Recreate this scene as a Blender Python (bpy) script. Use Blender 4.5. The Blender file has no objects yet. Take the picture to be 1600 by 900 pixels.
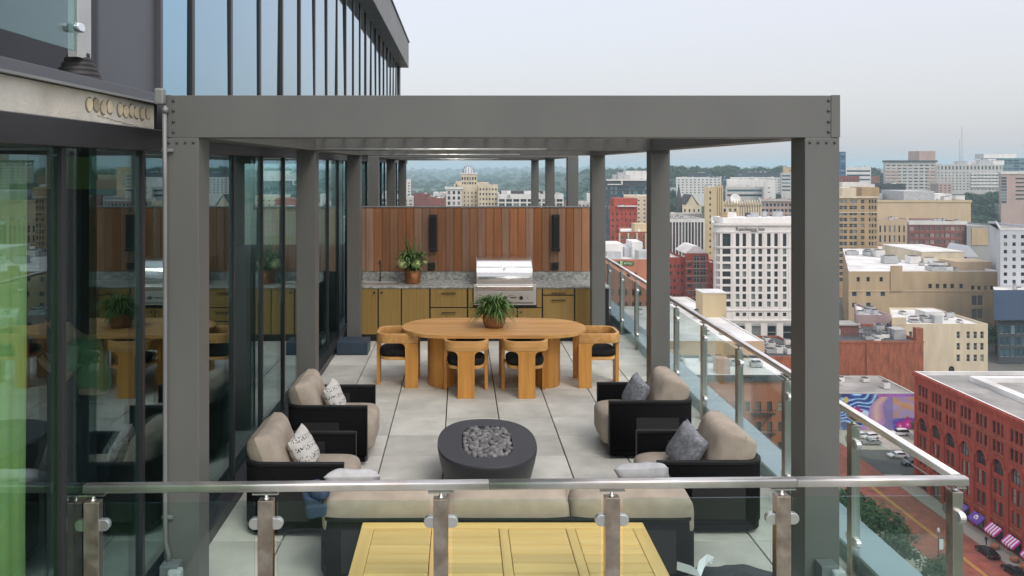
import bpy, bmesh, math, random
from mathutils import Vector, Matrix, noise
R = math.radians
PI = math.pi
random.seed(7)
S = bpy.context.scene
COL = S.collection
# ------------------------------------------------------------------ camera
F = 1262.0            # focal length in photo pixels (1600 wide)
VX, VY = 719.0, 260.0 # vanishing point of the terrace in the photo
H = 2.9               # eye height over the terrace floor
cd = bpy.data.cameras.new('camera')
cam = bpy.data.objects.new('camera', cd); COL.objects.link(cam)
cam.location = (0, 0, H); cam.rotation_euler = (R(90), 0, 0)
cd.sensor_width = 36; cd.lens = F/1600*36
cd.shift_x = (800-VX)/1600; cd.shift_y = -(450-VY)/1600
cd.clip_start = 0.05; cd.clip_end = 40000
S.camera = cam
# ------------------------------------------------------------------ sky and sun (overcast)
SUN_EL, SUN_AZ = 50, 152     # azimuth: direction the light comes from, clockwise from +Y
W = bpy.data.worlds.new('World'); S.world = W; W.use_nodes = True
nt = W.node_tree; nt.nodes.clear()
out = nt.nodes.new('ShaderNodeOutputWorld')
sky = nt.nodes.new('ShaderNodeTexSky'); sky.sky_type = 'NISHITA'; sky.sun_disc = False
sky.sun_elevation = R(SUN_EL); sky.sun_rotation = R(SUN_AZ); sky.dust_density = 3.0; sky.air_density = 1.2
bg1 = nt.nodes.new('ShaderNodeBackground'); bg1.inputs[1].default_value = 0.05
bg2 = nt.nodes.new('ShaderNodeBackground')
tc = nt.nodes.new('ShaderNodeTexCoord')
nz = nt.nodes.new('ShaderNodeTexNoise'); nz.inputs['Scale'].default_value = 2.2; nz.inputs['Detail'].default_value = 5
mp = nt.nodes.new('ShaderNodeMapping'); mp.inputs['Scale'].default_value = (1, 1, 3)
cr = nt.nodes.new('ShaderNodeValToRGB')
cr.color_ramp.elements[0].position = .3; cr.color_ramp.elements[0].color = (.455, .44, .465, 1)
cr.color_ramp.elements[1].position = .7; cr.color_ramp.elements[1].color = (.455, .44, .465, 1)
nt.links.new(tc.outputs['Generated'], mp.inputs[0]); nt.links.new(mp.outputs[0], nz.inputs['Vector'])
sx_ = nt.nodes.new('ShaderNodeSeparateXYZ'); nt.links.new(tc.outputs['Generated'], sx_.inputs[0])
mr_ = nt.nodes.new('ShaderNodeMapRange'); mr_.inputs[1].default_value = 0; mr_.inputs[2].default_value = 1; mr_.inputs[3].default_value = 1.0; mr_.inputs[4].default_value = 2.2   # overcast dome, brighter overhead
nt.links.new(sx_.outputs[2], mr_.inputs[0]); nt.links.new(mr_.outputs[0], bg2.inputs[1])
nt.links.new(nz.outputs[0], cr.inputs[0]); nt.links.new(cr.outputs[0], bg2.inputs[0])
ad = nt.nodes.new('ShaderNodeAddShader')
nt.links.new(sky.outputs[0], bg1.inputs[0])
nt.links.new(bg1.outputs[0], ad.inputs[0]); nt.links.new(bg2.outputs[0], ad.inputs[1]); nt.links.new(ad.outputs[0], out.inputs[0])
sl = bpy.data.lights.new('sun', 'SUN'); sl.energy = 1.25; sl.angle = R(25); sl.color = (1, .95, .87)
so = bpy.data.objects.new('sun', sl); COL.objects.link(so)
az, el = R(SUN_AZ), R(SUN_EL)
so.rotation_euler = Vector((math.sin(az)*math.cos(el), math.cos(az)*math.cos(el), math.sin(el))).to_track_quat('Z', 'Y').to_euler()
S.view_settings.view_transform = 'Standard'; S.view_settings.look = 'None'
S.view_settings.exposure = 0.24; S.view_settings.gamma = 1
S.cycles.transparent_max_bounces = 24; S.cycles.max_bounces = 10
S.cycles.volume_bounces = 1

# ------------------------------------------------------------------ materials
M = {}
def _base(name):
    m = bpy.data.materials.new(name); m.use_nodes = True
    n = m.node_tree; b = n.nodes['Principled BSDF']; M[name] = m
    return m, n, b
def _coords(n, scale=(1,1,1), rnd=True):
    tc = n.nodes.new('ShaderNodeTexCoord'); mp = n.nodes.new('ShaderNodeMapping'); mp.inputs['Scale'].default_value = scale
    n.links.new(tc.outputs['Object'], mp.inputs[0])
    oi = n.nodes.new('ShaderNodeObjectInfo')
    if rnd:
        mu = n.nodes.new('ShaderNodeMath'); mu.operation = 'MULTIPLY'; mu.inputs[1].default_value = 57.0
        n.links.new(oi.outputs['Random'], mu.inputs[0]); n.links.new(mu.outputs[0], mp.inputs['Location'])
    return mp, oi
def _noise(n, mp, scale, detail=4, rough=.55):
    t = n.nodes.new('ShaderNodeTexNoise'); t.inputs['Scale'].default_value = scale
    t.inputs['Detail'].default_value = detail; t.inputs['Roughness'].default_value = rough
    n.links.new(mp.outputs[0], t.inputs['Vector']); return t
def _mr(n, sock, a, b, c, d):
    t = n.nodes.new('ShaderNodeMapRange'); t.inputs[1].default_value = a; t.inputs[2].default_value = b
    t.inputs[3].default_value = c; t.inputs[4].default_value = d; n.links.new(sock, t.inputs[0]); return t.outputs[0]
def _mul(n, a, b, op='MULTIPLY'):
    t = n.nodes.new('ShaderNodeMath'); t.operation = op
    n.links.new(a, t.inputs[0])
    if isinstance(b, (int, float)): t.inputs[1].default_value = b
    else: n.links.new(b, t.inputs[1])
    return t.outputs[0]
def _bump(n, b, sock, strength, dist=.01):
    t = n.nodes.new('ShaderNodeBump'); t.inputs['Strength'].default_value = strength; t.inputs['Distance'].default_value = dist
    n.links.new(sock, t.inputs['Height']); n.links.new(t.outputs[0], b.inputs['Normal'])
def mat(name, col, rough=.6, metal=0, var=.15, vs=3.0, rand=0, bump=0, bs=200., bd=.002, scale=(1,1,1), spec=.5, rvar=0, col2=None):
    """principled with value mottling, per-object value shift, fine bump"""
    m, n, b = _base(name)
    b.inputs['Roughness'].default_value = rough; b.inputs['Metallic'].default_value = metal
    b.inputs['Specular IOR Level'].default_value = spec
    mp, oi = _coords(n, scale)
    t = _noise(n, mp, vs, 6)
    v = _mr(n, t.outputs[0], .25, .75, 1-var, 1+var)
    if rand: v = _mul(n, v, _mr(n, oi.outputs['Random'], 0, 1, 1-rand, 1+rand))
    hs = n.nodes.new('ShaderNodeHueSaturation'); hs.inputs['Color'].default_value = (*col, 1)
    if col2:
        mx = n.nodes.new('ShaderNodeMix'); mx.data_type = 'RGBA'
        t2 = _noise(n, mp, vs*.6, 5); n.links.new(_mr(n, t2.outputs[0], .42, .6, 0, 1), mx.inputs[0])
        mx.inputs[6].default_value = (*col, 1); mx.inputs[7].default_value = (*col2, 1)
        n.links.new(mx.outputs[2], hs.inputs['Color'])
    n.links.new(v, hs.inputs['Value']); n.links.new(hs.outputs[0], b.inputs['Base Color'])
    if rvar: n.links.new(_mr(n, t.outputs[0], .3, .7, rough-rvar, rough+rvar), b.inputs['Roughness'])
    if bump:
        t3 = _noise(n, mp, bs, 3); _bump(n, b, t3.outputs[0], bump, bd)
    return m
def wood(name, c1, c2, axis=0, scale=6, rough=.5, rand=.2, hue=0, stretch=14):
    m, n, b = _base(name)
    sc = [stretch]*3; sc[axis] = 1.0
    mp, oi = _coords(n, sc)
    t = _noise(n, mp, scale/6, 6, .6)
    mx = n.nodes.new('ShaderNodeMix'); mx.data_type = 'RGBA'
    n.links.new(_mr(n, t.outputs[0], .3, .7, 0, 1), mx.inputs[0])
    mx.inputs[6].default_value = (*c1, 1); mx.inputs[7].default_value = (*c2, 1)
    hs = n.nodes.new('ShaderNodeHueSaturation')
    n.links.new(mx.outputs[2], hs.inputs['Color'])
    n.links.new(_mr(n, oi.outputs['Random'], 0, 1, 1-rand, 1+rand), hs.inputs['Value'])
    if hue:
        w = n.nodes.new('ShaderNodeTexWhiteNoise'); w.noise_dimensions = '1D'; n.links.new(oi.outputs['Random'], w.inputs['W'])
        n.links.new(_mr(n, w.outputs[0], 0, 1, .5-hue, .5+hue), hs.inputs['Hue'])
        n.links.new(_mr(n, w.outputs[0], 0, 1, 1.1, .75), hs.inputs['Saturation'])
    n.links.new(hs.outputs[0], b.inputs['Base Color'])
    b.inputs['Roughness'].default_value = rough; b.inputs['Specular IOR Level'].default_value = .35
    t2 = _noise(n, mp, scale, 4); _bump(n, b, t2.outputs[0], .25, .002)
    return m
def glass(name, tint, r0=.04, refl=(1,1,1), wav=0, wscale=2., rough=0.0):
    """pane glass, each face: transparent tint + Schlick mirror"""
    m = bpy.data.materials.new(name); m.use_nodes = True; M[name] = m; n = m.node_tree; n.nodes.clear()
    o = n.nodes.new('ShaderNodeOutputMaterial'); mx = n.nodes.new('ShaderNodeMixShader')
    tr = n.nodes.new('ShaderNodeBsdfTransparent'); tr.inputs[0].default_value = (*tint, 1)
    gl = n.nodes.new('ShaderNodeBsdfGlossy'); gl.inputs['Roughness'].default_value = rough; gl.inputs['Color'].default_value = (*refl, 1)
    lw = n.nodes.new('ShaderNodeLayerWeight'); lw.inputs[0].default_value = .5
    p = n.nodes.new('ShaderNodeMath'); p.operation = 'POWER'; p.inputs[1].default_value = 5
    n.links.new(lw.outputs['Facing'], p.inputs[0])
    f = _mr(n, p.outputs[0], 0, 1, r0, 1)
    n.links.new(f, mx.inputs[0]); n.links.new(tr.outputs[0], mx.inputs[1]); n.links.new(gl.outputs[0], mx.inputs[2])
    if wav:
        mp, oi = _coords(n); t = _noise(n, mp, wscale, 1)
        bp = n.nodes.new('ShaderNodeBump'); bp.inputs['Strength'].default_value = wav; bp.inputs['Distance'].default_value = .02
        n.links.new(t.outputs[0], bp.inputs['Height']); n.links.new(bp.outputs[0], gl.inputs['Normal'])
    n.links.new(mx.outputs[0], o.inputs[0]); return m
def vcol(name, rough=.7):
    m, n, b = _base(name); a = n.nodes.new('ShaderNodeVertexColor'); a.layer_name = 'Col'
    n.links.new(a.outputs[0], b.inputs['Base Color']); b.inputs['Roughness'].default_value = rough; return m
def cityglass(name, dark, mid, light, rough=.12):
    m, n, b = _base(name)
    oi = n.nodes.new('ShaderNodeObjectInfo'); r = n.nodes.new('ShaderNodeValToRGB'); r.color_ramp.interpolation = 'CONSTANT'
    e = r.color_ramp.elements; e[0].color = (*dark, 1); e[1].position = .5; e[1].color = (*mid, 1)
    x = e.new(.8); x.color = (*light, 1)
    n.links.new(oi.outputs['Random'], r.inputs[0]); n.links.new(r.outputs[0], b.inputs['Base Color'])
    b.inputs['Roughness'].default_value = rough; b.inputs['Specular IOR Level'].default_value = .4; return m

mat('pergola_paint', (.138,.139,.132), .45, var=.10, vs=2.2, bump=.25, bs=350, scale=(1,1,.35), rvar=.08)
mat('black_frame', (.025,.025,.028), .4, var=.2, vs=2)
mat('dark_metal_panel', (.085,.09,.105), .42, var=.1, vs=.8, bump=.15, bs=300)
mat('concrete_edge', (.72,.69,.60), .85, var=.25, vs=3, bump=.5, bs=40, bd=.01, col2=(.56,.52,.44))
mat('patch_brown', (.62,.52,.36), .8, var=.35, vs=9, rand=.25)
mat('patch_ring', (.22,.18,.12), .9, var=.3, vs=12)
mat('paver', (.60,.595,.535), .75, var=.2, vs=2.6, rand=.09, bump=.35, bs=150, bd=.003, col2=(.52,.515,.465))
mat('joint', (.05,.05,.048), .9)
mat('stainless', (.80,.79,.77), .38, 1, var=.05, vs=4, scale=(1,30,30), rvar=.05)
mat('stainless_bright', (.85,.85,.84), .22, 1, var=.05, vs=2, scale=(1,12,12), rvar=.05)
mat('rail_steel', (.84,.81,.78), .36, .9, var=.10, vs=5, rvar=.08, col2=(.74,.68,.62))
mat('post_steel', (.42,.365,.31), .42, .85, var=.2, vs=14, rvar=.1, col2=(.33,.27,.22))
mat('post_steel_side', (.50,.49,.46), .3, 1, var=.15, vs=6)
mat('clamp_metal', (.72,.71,.70), .35, .9, var=.05)
mat('coping_metal', (.36,.42,.47), .28, .55, var=.08, vs=.7, rvar=.06)
mat('parapet_metal', (.07,.075,.08), .5, var=.1)
wood('cedar', (.37,.175,.085), (.26,.118,.055), 2, 7, .55, .22, .005)
wood('teak', (.74,.42,.155), (.54,.265,.08), 0, 7, .45, .10)
wood('teak_z', (.72,.36,.09), (.52,.225,.045), 2, 7, .45, .12)
wood('yellow_teak', (.84,.585,.22), (.70,.455,.15), 0, 6, .42, .12)
wood('yellow_teak_y', (.84,.585,.22), (.70,.455,.15), 1, 6, .42, .06)
wood('oak_cabinet', (.345,.225,.075), (.26,.168,.05), 2, 9, .5, .05, stretch=40)
mat('granite', (.40,.41,.385), .25, var=.35, vs=22, col2=(.24,.245,.23))
mat('wicker_black', (.007,.007,.008), .85, spec=.1, var=.3, vs=60, bump=.6, bs=260, bd=.003)
mat('woven_panel', (.03,.029,.03), .7, spec=.2, var=.5, vs=160, bump=.8, bs=300, bd=.003)
mat('shell_trim', (.014,.014,.015), .45, spec=.25)
mat('beige_fabric', (.42,.36,.295), .95, var=.16, vs=7, bump=.6, bs=420, bd=.002, spec=.1)
mat('grey_fabric', (.20,.205,.225), .95, var=.2, vs=60, bump=.6, bs=300, spec=.1, col2=(.30,.31,.335))
mat('white_print', (.62,.60,.56), .95, var=.1, vs=30, bump=.5, bs=300, spec=.1, col2=(.62,.6,.56))
mat('pale_grey_fabric', (.55,.55,.56), .95, var=.15, vs=14, bump=.5, bs=300, spec=.1)
mat('charcoal_fabric', (.022,.021,.022), .95, var=.3, vs=20, bump=.5, bs=300, spec=.1)
mat('denim', (.03,.055,.10), .9, var=.4, vs=16, bump=.5, bs=300)  # colours the stand-in for the glass reflection by the sofa
mat('firepit_concrete', (.045,.048,.053), .5, var=.12, vs=3, bump=.15, bs=200)
mat('pebble_grey', (.20,.195,.195), .7, var=.25, vs=8, rand=.35, bump=.2, bs=80)
mat('copper_pot', (.33,.14,.055), .4, .6, var=.3, vs=9)
mat('clay_pot', (.33,.16,.07), .8, var=.45, vs=40, bump=.8, bs=40, bd=.01)
mat('fern_leaf', (.11,.20,.045), .55, var=.5, vs=9)
mat('stem_leaf', (.10,.18,.05), .55, var=.5, vs=9)
mat('hydrangea', (.62,.70,.30), .8, var=.4, vs=40, bump=1, bs=90, bd=.01)
mat('soil', (.03,.022,.015), .95)
mat('black_plastic', (.018,.018,.02), .35)
mat('grey_plastic', (.16,.18,.19), .4)
mat('clear_cover', (.42,.46,.46), .15)
mat('navy_box', (.035,.055,.085), .4)
mat('bag_nylon', (.022,.026,.03), .5, var=.3, vs=8, bump=.3, bs=20, bd=.01)
mat('white_strap', (.75,.75,.78), .6)
mat('rubber_black', (.03,.028,.028), .6, var=.2, vs=20)
mat('screw', (.12,.12,.115), .35, .8)
mat('emt_conduit', (.24,.245,.24), .5, .3)
mat('led_tube', (.75,.76,.74), .3, .8)
glass('facade_glass', (.74,.87,.82), .10, (.76,.90,.96), wav=.012, wscale=.9)
glass('rail_glass', (.91,.965,.945), .03, (.80,.93,1), wav=.02, wscale=1.4)
glass('balcony_glass', (.72,.86,.84), .10, (.85,.97,1))
m_, n_, b_ = _base('curtain_wall_glass'); b_.inputs['Metallic'].default_value = 1; b_.inputs['Roughness'].default_value = .04
oi_ = n_.nodes.new('ShaderNodeObjectInfo'); hs_ = n_.nodes.new('ShaderNodeHueSaturation'); hs_.inputs['Color'].default_value = (.29,.45,.56,1)
n_.links.new(_mr(n_, oi_.outputs['Random'], 0, 1, .9, 1.12), hs_.inputs['Value']); n_.links.new(_mr(n_, oi_.outputs['Random'], 0, 1, .9, 1.1), hs_.inputs['Saturation'])
n_.links.new(hs_.outputs[0], b_.inputs['Base Color'])
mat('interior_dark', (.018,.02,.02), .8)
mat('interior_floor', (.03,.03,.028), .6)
mat('lit_wall_green', (.22,.30,.08), .8)
mat('curtain_green', (.70,.74,.32), .9, var=.08, vs=4)
M['curtain_green'].node_tree.nodes['Principled BSDF'].inputs['Subsurface Weight'].default_value = 0
mat('skin', (.50,.31,.22), .6); mat('hair', (.02,.014,.01), .7); mat('shirt_green', (.20,.30,.17), .9); mat('trousers', (.03,.035,.05), .9)
# city
mat('ground', (.15,.145,.135), .9, var=.35, vs=.02, col2=(.09,.12,.06))
mat('asphalt', (.085,.083,.082), .85, var=.25, vs=.15)
mat('brick_road', (.33,.092,.062), .85, var=.35, vs=.5, col2=(.26,.085,.062))
mat('sidewalk', (.36,.33,.28), .85, var=.15, vs=.4)
mat('yellow_paint', (.62,.40,.05), .7); mat('white_paint', (.7,.7,.68), .7)
mat('forest', (.02,.05,.026), .95, var=.6, vs=.02, col2=(.035,.066,.034))
mat('tree_leaf', (.035,.075,.022), .7, var=.55, vs=.8, rand=.2)
mat('bark', (.07,.05,.035), .9)
def wl(name, c, var=.12, vs=.25, **k): mat('w_'+name, c, .85, var=max(.1,var*1.3), vs=vs, bump=.3, bs=3, bd=.05, scale=(1,1,.22), **k)
wl('white', (.62,.61,.58)); wl('hotel', (.74,.715,.68), .06); wl('cream', (.58,.50,.36), .14); wl('tan', (.45,.34,.21)); wl('sand', (.52,.40,.26), .07)
wl('ochre', (.37,.26,.14), .18); wl('yellow', (.52,.42,.25), .08); wl('red', (.33,.056,.034), .3, 1.2); wl('brick', (.31,.098,.05), .3, 1.6, col2=(.25,.078,.04)); wl('maroon', (.20,.075,.062), .2)
wl('orange', (.38,.15,.085), .15, .4); wl('grey', (.30,.30,.29)); wl('dark', (.05,.06,.065)); wl('lilac', (.32,.24,.24)); wl('lightgrey', (.50,.52,.55), .05)
wl('navy', (.055,.085,.15), .1); wl('concrete', (.47,.46,.43)); wl('pink', (.42,.30,.26)); wl('teal', (.10,.20,.24)); wl('blue', (.03,.13,.26))
mat('roof_white', (.72,.71,.69), .8, var=.2, vs=.12, col2=(.60,.58,.55)); mat('roof_grey', (.24,.23,.215), .9, var=.3, vs=.15, col2=(.34,.32,.30)); mat('roof_dark', (.07,.07,.072), .9, var=.3, vs=.15)
mat('hvac', (.45,.46,.46), .5, .3, var=.2, vs=.8)
cityglass('g_dark', (.016,.02,.024), (.045,.052,.055), (.20,.21,.20))
cityglass('g_hotel', (.03,.032,.034), (.07,.085,.08), (.20,.235,.21))
cityglass('g_teal', (.02,.035,.036), (.05,.07,.07), (.12,.15,.145))
cityglass('g_blue', (.02,.06,.09), (.05,.11,.15), (.14,.24,.28))
cityglass('g_pale', (.10,.11,.105), (.19,.19,.17), (.33,.32,.29))
mat('sash', (.30,.29,.26), .6); mat('sash_white', (.6,.59,.56), .6); mat('sash_dark', (.06,.05,.045), .6)
mat('car_dark', (.03,.033,.038), .22, .3, var=.02); mat('car_white', (.72,.72,.72), .25, var=.02); mat('car_silver', (.35,.36,.38), .25, .4, var=.02)
mat('car_glass', (.012,.014,.016), .08); mat('tyre', (.02,.02,.02), .8); mat('rim', (.4,.4,.4), .35, .8); mat('tail_red', (.5,.02,.015), .3); mat('head_lamp', (.7,.7,.68), .2)
mat('purple_cloth', (.14,.06,.36), .8); mat('magenta_cloth', (.55,.04,.32), .8); mat('white_cloth', (.75,.73,.76), .8); mat('sign_green', (.02,.07,.02), .5); mat('sign_pale', (.55,.75,.45), .5)
mat('sign_letter', (.10,.095,.09), .5); mat('red_door', (.35,.03,.05), .6)
vcol('mural_paint')

# ------------------------------------------------------------------ mesh helpers
class MB:
    def __init__(s): s.v = []; s.f = []; s.m = []; s.sm = []
    def add(s, vs, fs, m=0, smooth=False):
        o = len(s.v); s.v += [tuple(v) for v in vs]
        for f in fs: s.f.append(tuple(i+o for i in f)); s.m.append(m); s.sm.append(smooth)
        return s
    def box(s, x0, x1, y0, y1, z0, z1, m=0):
        return s.add([(x0,y0,z0),(x1,y0,z0),(x1,y1,z0),(x0,y1,z0),(x0,y0,z1),(x1,y0,z1),(x1,y1,z1),(x0,y1,z1)],
                     [(0,3,2,1),(4,5,6,7),(0,1,5,4),(1,2,6,5),(2,3,7,6),(3,0,4,7)], m)
    def cbox(s, c, d, m=0, mx=None):
        vs = [Vector((sx*d[0]/2, sy*d[1]/2, sz*d[2]/2)) for sz in (-1,1) for sx,sy in ((-1,-1),(1,-1),(1,1),(-1,1))]
        if mx: vs = [mx @ v for v in vs]
        return s.add([v+Vector(c) for v in vs], [(0,3,2,1),(4,5,6,7),(0,1,5,4),(1,2,6,5),(2,3,7,6),(3,0,4,7)], m)
    def prism(s, poly, t, fn, m=0, smooth=False):
        """poly 2D, extruded 0..t ; fn(u,v,w)->xyz"""
        n = len(poly); vs = [fn(u, v, 0) for u, v in poly]+[fn(u, v, t) for u, v in poly]
        s.add(vs, [tuple(range(n-1,-1,-1)), tuple(range(n,2*n))], m)
        o = len(s.v)-2*n
        for i in range(n):
            j = (i+1) % n; s.f.append((o+i, o+j, o+n+j, o+n+i)); s.m.append(m); s.sm.append(smooth)
        return s
    def tube(s, pts, r, n=10, m=0, cap=True, r2=None):
        pts = [Vector(p) for p in pts]; k = len(pts); vs = []; up = None
        for i, p in enumerate(pts):
            d = (pts[min(i+1,k-1)]-pts[max(i-1,0)]).normalized()
            if up is None: up = Vector((0,0,1)) if abs(d.z) < .9 else Vector((0,1,0))
            a = d.cross(up).normalized(); b = a.cross(d).normalized(); up = b
            rr = r if r2 is None else r+(r2-r)*i/(k-1)
            vs += [p+(a*math.cos(2*PI*j/n)+b*math.sin(2*PI*j/n))*rr for j in range(n)]
        fs = [(i*n+j, i*n+(j+1)%n, (i+1)*n+(j+1)%n, (i+1)*n+j) for i in range(k-1) for j in range(n)]
        s.add(vs, fs, m, True)
        if cap:
            o = len(s.v)-len(vs); s.f += [tuple(o+j for j in range(n))[::-1], tuple(o+(k-1)*n+j for j in range(n))]; s.m += [m,m]; s.sm += [False]*2
        return s
    def lathe(s, prof, c=(0,0,0), n=24, m=0, smooth=True, sx=1, sy=1):
        vs = [(c[0]+r*sx*math.cos(2*PI*j/n), c[1]+r*sy*math.sin(2*PI*j/n), c[2]+z) for r, z in prof for j in range(n)]
        fs = [(i*n+j, i*n+(j+1)%n, (i+1)*n+(j+1)%n, (i+1)*n+j) for i in range(len(prof)-1) for j in range(n)]
        s.add(vs, fs, m, smooth); return s
    def build(s, name, mats, parent=None, bevel=0, seg=2, sub=0, world=False, loc=None, link=True):
        off = Vector((0,0,0))
        if world and parent: off = parent.location
        if loc is not None: off = Vector(loc)
        me = bpy.data.meshes.new(name); me.from_pydata([tuple(Vector(v)-off) for v in s.v], [], s.f)
        mats = mats if isinstance(mats, (list, tuple)) else [mats]
        for x in mats: me.materials.append(M[x] if isinstance(x, str) else x)
        me.polygons.foreach_set('material_index', s.m); me.polygons.foreach_set('use_smooth', s.sm)
        me.update()
        return link_mesh(name, me, parent, loc, bevel, seg, sub)
def link_mesh(name, me, parent=None, loc=None, bevel=0, seg=2, sub=0):
    o = bpy.data.objects.new(name, me); COL.objects.link(o)
    if parent: o.parent = parent
    if loc is not None: o.location = loc
    if bevel:
        b = o.modifiers.new('bevel', 'BEVEL'); b.width = bevel; b.segments = seg; b.limit_method = 'ANGLE'; b.angle_limit = R(40)
    if sub:
        u = o.modifiers.new('sub', 'SUBSURF'); u.levels = sub; u.render_levels = sub
    return o
def tag(o, label=None, cat=None, group=None, kind=None):
    if label: o['label'] = label
    if cat: o['category'] = cat
    if group: o['group'] = group
    if kind: o['kind'] = kind
    return o
def thing(name, label, cat, loc=(0,0,0), rz=0, group=None):
    o = bpy.data.objects.new(name, None); COL.objects.link(o); o.empty_display_size = .2
    o.location = loc; o.rotation_euler = (0,0,rz); return tag(o, label, cat, group)
def kids(o): return [c for c in bpy.data.objects if c.parent == o]
def dup(root, loc, rz=0, label=None, group=None, scale=None):
    def cp(o, par):
        c = o.copy(); COL.objects.link(c)
        if par: c.parent = par
        for k in KIDS(o): cp(k, c)
        return c
    allk = {}
    for c in bpy.data.objects:
        if c.parent: allk.setdefault(c.parent.name, []).append(c)
    def KIDS(o): return allk.get(o.name, [])
    r = cp(root, None); r.location = loc; r.rotation_euler = (0,0,rz)
    if label: r['label'] = label
    if group: r['group'] = group
    if scale: r.scale = scale
    return r
def P(px, py, d): return Vector(((px-VX)*d/F, d, H-(py-VY)*d/F))
def X(px, d): return (px-VX)*d/F
def Z(py, d): return H-(py-VY)*d/F
def superell(c, d, e1=.45, e2=.45, nu=28, nv=16, wr=0, seed=0):
    """rounded cushion-like solid"""
    mb = MB(); vs = []
    def sp(a, e): return math.copysign(abs(a)**e, a)
    for i in range(nv+1):
        t = -PI/2+PI*i/nv
        for j in range(nu):
            p = 2*PI*j/nu
            v = Vector((sp(math.cos(t),e1)*sp(math.cos(p),e2)*d[0]/2, sp(math.cos(t),e1)*sp(math.sin(p),e2)*d[1]/2, sp(math.sin(t),e1)*d[2]/2))
            if wr: v += v.normalized()*wr*noise.noise(v*7+Vector((seed*3.1,0,0)))
            vs.append(v+Vector(c))
    fs = [(i*nu+j, i*nu+(j+1)%nu, (i+1)*nu+(j+1)%nu, (i+1)*nu+j) for i in range(nv) for j in range(nu)]
    mb.add(vs, fs, 0, True); return mb
def pillow(w, h, t, n=18, pinch=.06, wr=.012, seed=0, ex=.55):
    """throw pillow lying in XZ, thickness in Y, pointed corners"""
    mb = MB()
    for sgn in (-1, 1):
        vs = []
        for i in range(n+1):
            for j in range(n+1):
                u, v = -1+2*i/n, -1+2*j/n
                k = 1-pinch*(1-v*v)*(abs(u)**3); l = 1-pinch*(1-u*u)*(abs(v)**3)
                th = t/2*(max(0,1-u**4)*max(0,1-v**4))**ex
                x, z = u*w/2*k, v*h/2*l
                ww = wr*noise.noise(Vector((x*9, z*9, seed*5.3+sgn)))*(th*2/t)
                cr = .008*math.sin((math.atan2(v,u))*9)*max(0,(abs(u)+abs(v)-1.1))*(th*2/t)
                vs.append((x, sgn*(th+ww+cr), z))
        fs = [(i*(n+1)+j, (i+1)*(n+1)+j, (i+1)*(n+1)+j+1, i*(n+1)+j+1) for i in range(n) for j in range(n)]
        if sgn > 0: fs = [f[::-1] for f in fs]
        mb.add(vs, fs, 0, True)
    return mb
def xform(mb, mx):
    mb.v = [tuple(mx @ Vector(v)) for v in mb.v]; return mb
def rpath(pts, rad, n=6):
    """2D polyline with rounded inner corners"""
    o = [Vector(pts[0])]
    for i in range(1, len(pts)-1):
        p = Vector(pts[i]); a = (Vector(pts[i-1])-p).normalized(); b = (Vector(pts[i+1])-p).normalized()
        s, e = p+a*rad, p+b*rad; c = p+a*rad+b*rad
        for k in range(n+1):
            t = k/n*PI/2
            o.append(c - b*rad*math.cos(t) - a*rad*math.sin(t))
    o.append(Vector(pts[-1])); return o
def strip(mb, path, t, zfun, m=0, smooth=True):
    """wall of thickness t following a 2D path; zfun(i)->(z0,z1)"""
    n = len(path); L = []; Rr = []
    for i, p in enumerate(path):
        d = (path[min(i+1,n-1)]-path[max(i-1,0)]).normalized(); nn = Vector((d.y, -d.x))
        L.append(p+nn*t/2); Rr.append(p-nn*t/2)
    vs = []
    for i in range(n):
        z0, z1 = zfun(i)
        vs += [(L[i].x,L[i].y,z0),(L[i].x,L[i].y,z1),(Rr[i].x,Rr[i].y,z1),(Rr[i].x,Rr[i].y,z0)]
    fs = []
    for i in range(n-1):
        for k in range(4): fs.append((i*4+k, i*4+(k+1)%4, (i+1)*4+(k+1)%4, (i+1)*4+k))
    mb.add(vs, fs, m, smooth); o = len(mb.v)-len(vs)
    mb.f += [(o,o+3,o+2,o+1), tuple(o+(n-1)*4+k for k in range(4))]; mb.m += [m,m]; mb.sm += [False,False]
    return mb
def text_mesh(s, size, ext=.0):
    c = bpy.data.curves.new('lettering', 'FONT'); c.body = s; c.size = size; c.extrude = ext; c.align_x = 'CENTER'
    o = bpy.data.objects.new('lettering', c); COL.objects.link(o)
    bpy.context.view_layer.update()
    me = bpy.data.meshes.new_from_object(o.evaluated_get(bpy.context.evaluated_depsgraph_get()))
    bpy.data.objects.remove(o); return me
# ================================================================== TERRACE
FX = -2.06      # facade glass plane
# floor of pavers
fl = tag(MB().box(-2.1, 3.0, 4.2, 31, -.6, -.03).build('terrace_floor', 'joint', loc=(0,4.2,-.6), world=True), kind='structure')
xs = [-1.93]+[-.163+.61*k for k in range(-2, 6)]; xs[-1] = 2.83
ys = [4.25]+[8.097+.613*k for k in range(-6, 10)]+[14.0]
pm = {}
for i in range(len(xs)-1):
    for j in range(len(ys)-1):
        w, d = xs[i+1]-xs[i]-.013, ys[j+1]-ys[j]-.007
        k = (round(w,3), round(d,3))
        if k not in pm:
            o = MB().box(-w/2,w/2,-d/2,d/2,-.03,0).build('paver', 'paver', fl, bevel=.002, seg=1); pm[k] = o
        else:
            o = pm[k].copy(); COL.objects.link(o)
        o.location = Vector(((xs[i]+xs[i+1])/2, (ys[j]+ys[j+1])/2, random.uniform(-.0012,.0012)))-fl.location
# building mass that carries the terrace
tag(MB().box(-30, 3.02, 1.0, 34, -67, -.62).build('terrace_slab', 'w_grey', loc=(-12,17,-67), world=True), kind='structure')
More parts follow.
